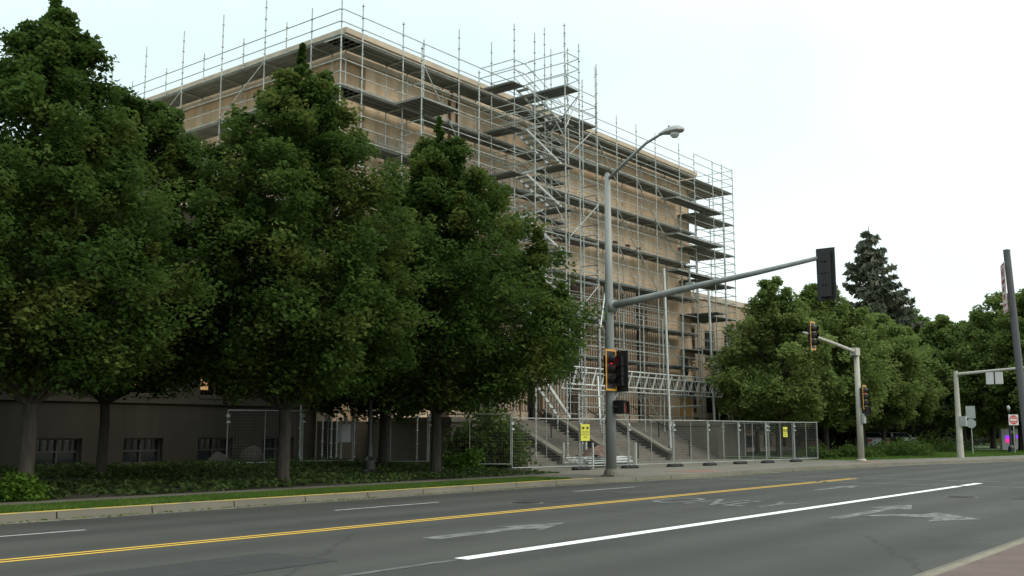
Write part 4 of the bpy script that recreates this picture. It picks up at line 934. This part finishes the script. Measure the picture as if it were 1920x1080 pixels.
# cars parked beyond the lawn
def car(x, y, rz, label, paint, z=.2):
    T = thing('parked_car', (0, 0, 0), label, 'car', 'cars parked beyond the trees')
    prof = [(-2.25, .35), (-2.28, .75), (-2.15, .98), (-1.55, 1.05), (-1.0, 1.42), (.35, 1.46), (1.15, 1.02), (2.05, .86), (2.25, .62), (2.25, .32)]
    b = MB(); rings = []
    for yy, ins in ((-.86, .06), (-.9, 0), (.9, 0), (.86, .06)): rings.append([(px_, yy*(.80 if pz_ > 1.2 else 1), pz_-ins*.0) for px_, pz_ in prof])
    for a, c in zip(rings, rings[1:]):
        for q in range(len(prof)): b.face([a[q], a[(q+1) % len(prof)], c[(q+1) % len(prof)], c[q]])
    b.face(rings[0]); b.face(rings[-1][::-1]); b.build('body', paint, T)
    wn = MB()
    for s_ in (-1, 1): wn.face([(-1.35, s_*.885, 1.06), (1.0, s_*.885, 1.04), (.3, s_*.75, 1.40), (-.95, s_*.75, 1.38)])
    wn.face([(-1.57, -.75, 1.07), (-1.57, .75, 1.07), (-1.04, .66, 1.41), (-1.04, -.66, 1.41)]); wn.face([(1.17, -.75, 1.05), (1.17, .75, 1.05), (.4, .66, 1.44), (.4, -.66, 1.44)]); wn.build('windows', M['glass'], T)
    for wx in (-1.4, 1.4):
        for s_ in (-1, 1):
            W_ = MB().tube([(wx, s_*.78, .32), (wx, s_*.93, .32)], .32, 14).build('wheel', M['rubber'], T); MB().tube([(wx, s_*.931, .32), (wx, s_*.95, .32)], .18, 10).build('rim', M['alu'], W_)
    for s_ in (-1, 1): MB().box(-2.31, -2.2, s_*.7-.17, s_*.7+.17, .72, .92).build('tail_light', M['redp'], T); MB().box(2.2, 2.28, s_*.65-.18, s_*.65+.18, .6, .75).build('headlight', M['signw'], T)
    T.location = (x, y, z); T.rotation_euler = (0, 0, rz); return T
car(83.5, 29.2, .75, 'white car parked left of the shorter signal pole', M['whitep']); car(88.5, 28.6, .75, 'white car parked right behind the shorter signal pole', M['whitep'])
car(93, 25.3, .3, 'dark car parked farther right beyond the lawn', M['darkcar'])
LBN = thing('litter_bin', (66, 26.5, .2), 'squat brown bin under the right-hand trees', 'bin')
MB().box(65.2, 66.6, 26, 27.2, .2, 1.1).build('body', M['rust'], LBN); MB().box(65.15, 66.65, 25.95, 27.25, 1.101, 1.2).build('lid', M['black'], LBN)

for i, (x, y, l) in enumerate(((19.0, 14.6, 'round iron manhole cover in the lane next to the far kerb'), (27.5, 7.3, 'round iron manhole cover near the turn arrow'))):
    T = thing('manhole_cover', (x, y, 0), l, 'manhole cover'); MB().lathe((x, y, .001), [(.42, 0), (.42, .004)], 24).build('ring', M['concd'], T)
    mb = MB().lathe((x, y, .006), [(.33, 0), (.33, .004)], 24)
    for q in range(-3, 4): mb.box(x-.25, x+.25, y+q*.075-.012, y+q*.075+.012, .0105, .014)
    mb.build('lid', M['rubber'], T)
# fallen leaves and grit along both gutters
n = 1500; x = rng.uniform(2, 50, n); off = -np.abs(rng.normal(size=n))*.16-.04; y = np.array([kerb_y(a) for a in x])+off
P = np.stack([x, y, np.full(n, .014)], 1); tag(cards('leaf_litter', P, .05, M['leaf3'], None, up=3), 'leaf litter and grit lying in the gutter', 'litter', kind='stuff')

# ---------------------------------------------------------------- trees
GA = 'lindens in front of the west wing'
tree('linden_tree', 11.55, 23.2, bed_z(11.5, 23.2), [(2.85, 2.9), (3.7, 3.5), (5.5, 3.5), (7.2, 2.8), (8.6, 1.9), (9.8, 1.25), (10.8, .75), (11.5, .3), (12.0, .04)], 'tallest linden at the left edge with its top out of frame', group=GA, gap=-.6, ncl=1800, nleaf=60, lsize=.095, cr=.36, seed=11, trunk_r=.17, bark='barkl')
tree('linden_tree', 15.7, 27.2, bed_z(15.7, 27.2), [(2.9, 3.0), (3.8, 3.8), (5.5, 3.8), (7.3, 3.0), (8.8, 2.0), (9.8, 1.35), (10.6, .85), (11.2, .5), (11.7, .15)], 'linden with slim forked trunk second from the left', group=GA, ncl=1600, nleaf=54, lsize=.105, cr=.38, seed=12, trunk_r=.14, shift=(.4, -.4), top_off=(.4, -.5), topspire=False)
tree('linden_tree', 18.5, 22.7, bed_z(18.5, 22.7), [(2.85, 2.9), (3.7, 3.6), (5.5, 3.6), (7.3, 3.2), (8.7, 2.6), (9.8, 1.95), (10.7, 1.3), (11.4, .8), (12.1, .38), (12.5, .1)], 'broad pyramidal linden in front of the scaffold corner', group=GA, ncl=1800, nleaf=60, lsize=.10, cr=.37, seed=13, trunk_r=.18, top_off=(.12, -.15))
tree('linden_tree', 25.4, 23.3, bed_z(25.4, 23.3), [(2.7, 3.0), (3.6, 4.2), (5.5, 4.1), (7.2, 3.5), (8.8, 2.3), (10, 1.5), (10.9, .9), (11.6, .4), (12.1, .08)], 'linden with yellowish tips spreading right towards the signal pole', group=GA, ncl=1900, nleaf=54, lsize=.11, cr=.40, seed=24, trunk_r=.17, shift=(.75, -.9))
tree('linden_tree', 27.0, 27.4, bed_z(27.2, 27.6), [(2.0, 2.8), (4.5, 3.6), (6.5, 3.0), (8.5, 1.6), (9.8, .2)], 'shaded linden behind the gap between the third and fourth trees', group=GA, ncl=1300, nleaf=48, lsize=.125, seed=15, trunk_r=.19)
tree('linden_tree', 5.0, 27.5, bed_z(5, 27.5), [(2.8, 2.6), (5, 3.6), (8, 2.6), (11, .3)], 'linden just outside the left edge, its right boughs in view', group=GA, ncl=900, nleaf=44, lsize=.13, seed=16)
# right side trees: a few builds, then copies
GB = 'broadleaf trees right of the courthouse'
GEN = dict(cat='tree', group=GB, nleaf=46, topspire=False)
b1_ = tree('broadleaf_tree', 58.2, 25.6, .2, [(2.2, 2.4), (3.4, 3.8), (5.5, 3.8), (7.2, 2.7), (8.6, 1.7), (9.8, .9), (11.2, .1)], 'sparse-topped tree right of the scaffold behind the end of the fence', ncl=1300, lsize=.15, cr=.45, seed=31, m='leaf2', trunk_r=.2, gap=-.22, spires=22, **GEN)
b2_ = tree('broadleaf_tree', 65.8, 25.7, .2, [(2.2, 3.0), (3.6, 4.4), (6, 4.3), (8.2, 3.2), (10, 1.6), (11.8, .15)], 'rounded tree behind the signal on the shorter arm', ncl=1500, lsize=.16, cr=.5, seed=32, m='leaf3', trunk_r=.22, spires=34, **GEN)
b3_ = tree('broadleaf_tree', 76.4, 27.0, .2, [(2.4, 3.0), (4.5, 4.6), (7, 4.4), (9.0, 3.0), (10.2, 1.4), (11.0, .3)], 'full green tree right of the shorter signal pole', ncl=1400, lsize=.17, cr=.52, seed=33, m='leaf2', trunk_r=.22, bark='barkl', spires=36, **GEN)
b4_ = tree('broadleaf_tree', 93.5, 28.5, .2, [(2.0, 2.4), (4.5, 3.6), (7, 3.7), (9.5, 2.8), (11.6, 1.5), (13.2, .2)], 'upright fresh-green tree to the right below the spruce', ncl=1400, lsize=.18, cr=.5, seed=34, m='leaf4', trunk_r=.24, gap=-.3, spires=34, **GEN)
b5_ = tree('broadleaf_tree', 91, 19.2, .2, [(2.6, 3.2), (5, 5.2), (7.5, 5.0), (10, 3.9), (12, 2.2), (13.6, .3)], 'broad olive tree behind the right post sign with sky holes', ncl=1500, lsize=.19, cr=.55, seed=35, m='leaf3', trunk_r=.28, gap=-.2, spires=40, **GEN)
def at_px(px, d):
    a = (px-960)/1906.0; return ((.785+.62*a)*d, (.62-.785*a)*d)
spruce(90.7, 30.6, .3, 19.8, 7.8, 'tall dark pointed spruce rising above the broadleaf trees', 5)
far_trees = [(b3_, 1650, 80, .5, .95, 'tree in front of the spruce base'), (b2_, 1597, 84, 2.0, .88, 'tree filling the gap left of the spruce'), (b1_, 1765, 86, 1.4, 1.05, 'slim tree left of the dip in the tree line'),
  (b4_, 1808, 98, 3.0, .95, 'tree at the dip in the tree line above the far arm'), (b2_, 1852, 96, 4.4, 1.13, 'tree above the two pale hanging panels'), (b5_, 1975, 80, 1.9, 1.0, 'big tree cut by the right edge of the picture'),
  (b3_, 1415, 74, 2.9, .78, 'small tree close against the east wing'), (b1_, 1500, 84, 3.9, 1.02, 'farther tree seen between the two nearest right-hand trees'), (b5_, 1560, 118, .6, 1.05, 'distant tree far behind the signal on the shorter arm'),
  (b2_, 1690, 122, 1.1, 1.15, 'distant tree right behind the spruce'), (b4_, 1745, 126, 5.1, 1.2, 'distant pale tree behind the slim tree'), (b3_, 1800, 122, .2, 1.2, 'distant tree behind the dip in the tree line'),
  (b5_, 1890, 118, 2.4, 1.12, 'distant tree behind the led sign'), (b2_, 1950, 122, 5.6, 1.25, 'distant tree behind the tree at the right edge'), (b4_, 1630, 128, 4.0, 1.05, 'distant tree behind the parked cars')]
for s_, px, d, rz, sc, l in far_trees:
    x_, y_ = at_px(px, d); dup(s_, (x_, y_, .2), rz, l, sc)
# far wood
P = []
fr_ = np.random.default_rng(9)
for i in range(900):
    a = fr_.uniform(R(-3), R(24)); d = fr_.uniform(150, 185); hh = fr_.uniform(0, 1)**1.1*(11+3*math.sin(a*40))
    P.append((d*math.cos(a), d*math.sin(a), hh+.5))
P = np.repeat(np.array(P), 26, 0); P += fr_.normal(size=P.shape)*1.5; P[:, 2] = np.maximum(P[:, 2], .3)
tag(cards('far_wood', P, 1.1, M['leaf2'], None, lrng=fr_), 'far-off wood closing the view beyond the lawn', 'wood', kind='stuff')
# shrubs
def shrub(name, x, y, z, r, h, label, m, n=4000, ls=.1, seed=1, cat='shrub'):
    lr = np.random.default_rng(seed); T = thing(name, (x, y, z), label, cat)
    u = lr.normal(size=(n//40, 3)); u /= np.linalg.norm(u, axis=1)[:, None]; u *= (lr.uniform(.25, 1, len(u))**.5)[:, None]; u[:, 2] = np.abs(u[:, 2])
    C = u*np.array([r, r, h])*lr.uniform(.8, 1.1, len(u))[:, None]+np.array([x, y, z]); P = np.repeat(C, 40, 0)+lr.normal(size=(len(C)*40, 3))*r*.13
    P[:, 2] = np.maximum(P[:, 2], z+.02); cards('foliage', P, ls, M[m], T, lrng=lr)
    mb = MB()
    for c in C[:14]: mb.tube([(x, y, z-.03), tuple((np.array([x, y, z])*.4+c*.6)), tuple(c)], [.02, .012, .006], 4, False)
    mb.build('stem', M['bark'], T)
shrub('bush', 31.9, 26.4, .15, 1.75, 2.25, 'large dark rounded bush behind the fence corner left of the steps', 'leaf', 9000, .13, 3)
shrub('bush', 29.4, 25.6, .25, .9, .8, 'small low bush left of the fence corner', 'leafb', 1600, .1, 8)
shrub('bush', 11.0, 22.4, .15, .6, .5, 'bright lime-green bush at the foot of the leftmost linden', 'leafb', 3000, .08, 4)
for i, (x, y, r, h, l) in enumerate(((60.5, 21.9, 1.5, .6, 'low shrub just right of the shorter signal pole'), (66, 21.2, 2.2, .7, 'long low shrub left of the far arm pole'), (72.5, 23, 2.0, 1.0, 'rounded hedge shrub beyond the far arm pole'), (82, 24.0, 3.2, 1.0, 'wide hedge shrub in front of the far trees'), (56.3, 22.6, 1.2, .7, 'low shrub between the fence end and the shorter signal pole'))):
    shrub('shrub', x, y, .15, r, h*.75, l, 'leaf', 3000, .13, 40+i)
# ground cover and grass (nobody could count these)
n = 46000; x = rng.uniform(-2, 31.0, n); y = rng.uniform(22.0, 32.5, n)
keep = (np.sin(x*1.9+y*.8)+np.sin(x*.7-y*2.1)*.8+rng.normal(size=n)*.9) > -.9; x = x[keep]; y = y[keep]
hz = (.05+.13*(np.sin(x*1.1+2*y)*.5+.5))*rng.uniform(.2, 1.25, len(x))*np.clip((31.3-x)/3, .25, 1)
zz = np.array([bed_z(a, b) for a, b in zip(x, y)])+hz
tag(cards('ground_cover', np.stack([x, y, zz], 1), .105, M['leafg'] if 'leafg' in M else leafmat('ground_cover_leaf', (.04, .065, .02), (.065, .10, .03), (.12, .15, .05)), None), 'leafy green ground cover filling the planting bed', 'ground cover', kind='stuff')
def grass(name, n, x0, x1, y0, y1, z, h, label, yf=None):
    x = rng.uniform(x0, x1, n); y = rng.uniform(y0, y1, n)
    if yf is not None: y = y0+(y-y0)+np.array([yf(a) for a in x])-y0
    a = rng.uniform(0, 2*PI, n); hh = h*rng.uniform(.5, 1.3, n); w_ = .008+.01*rng.random(n); lx = rng.normal(size=n)*.02; ly = rng.normal(size=n)*.02
    V = np.stack([np.stack([x-np.cos(a)*w_, y-np.sin(a)*w_, np.full(n, z)], 1), np.stack([x+np.cos(a)*w_, y+np.sin(a)*w_, np.full(n, z)], 1), np.stack([x+lx, y+ly, z+hh], 1)], 1).reshape(-1, 3)
    me = bpy.data.meshes.new(name); me.vertices.add(3*n); me.vertices.foreach_set('co', V.ravel().astype(np.float32)); me.loops.add(3*n); me.loops.foreach_set('vertex_index', np.arange(3*n, dtype=np.int32))
    me.polygons.add(n); me.polygons.foreach_set('loop_start', np.arange(0, 3*n, 3, dtype=np.int32)); me.polygons.foreach_set('loop_total', np.full(n, 3, np.int32)); me.materials.append(M['blade']); me.update(calc_edges=True)
    at = me.attributes.new('tone', 'FLOAT', 'FACE'); at.data.foreach_set('value', rng.uniform(.2, .8, n).astype(np.float32))
    o = bpy.data.objects.new(name, me); COL.objects.link(o); tag(o, label, 'grass', kind='stuff')
grass('verge_grass', 90000, 5, 27.2, 19.02, 20.68, .14, .055, 'short mown grass of the strip between kerb and footpath')
grass('lawn_grass', 40000, 55, 100, 0, 9, .14, .12, 'grass of the lawn under the right-hand trees', yf=lambda a: kerb_y(a)+3.5)
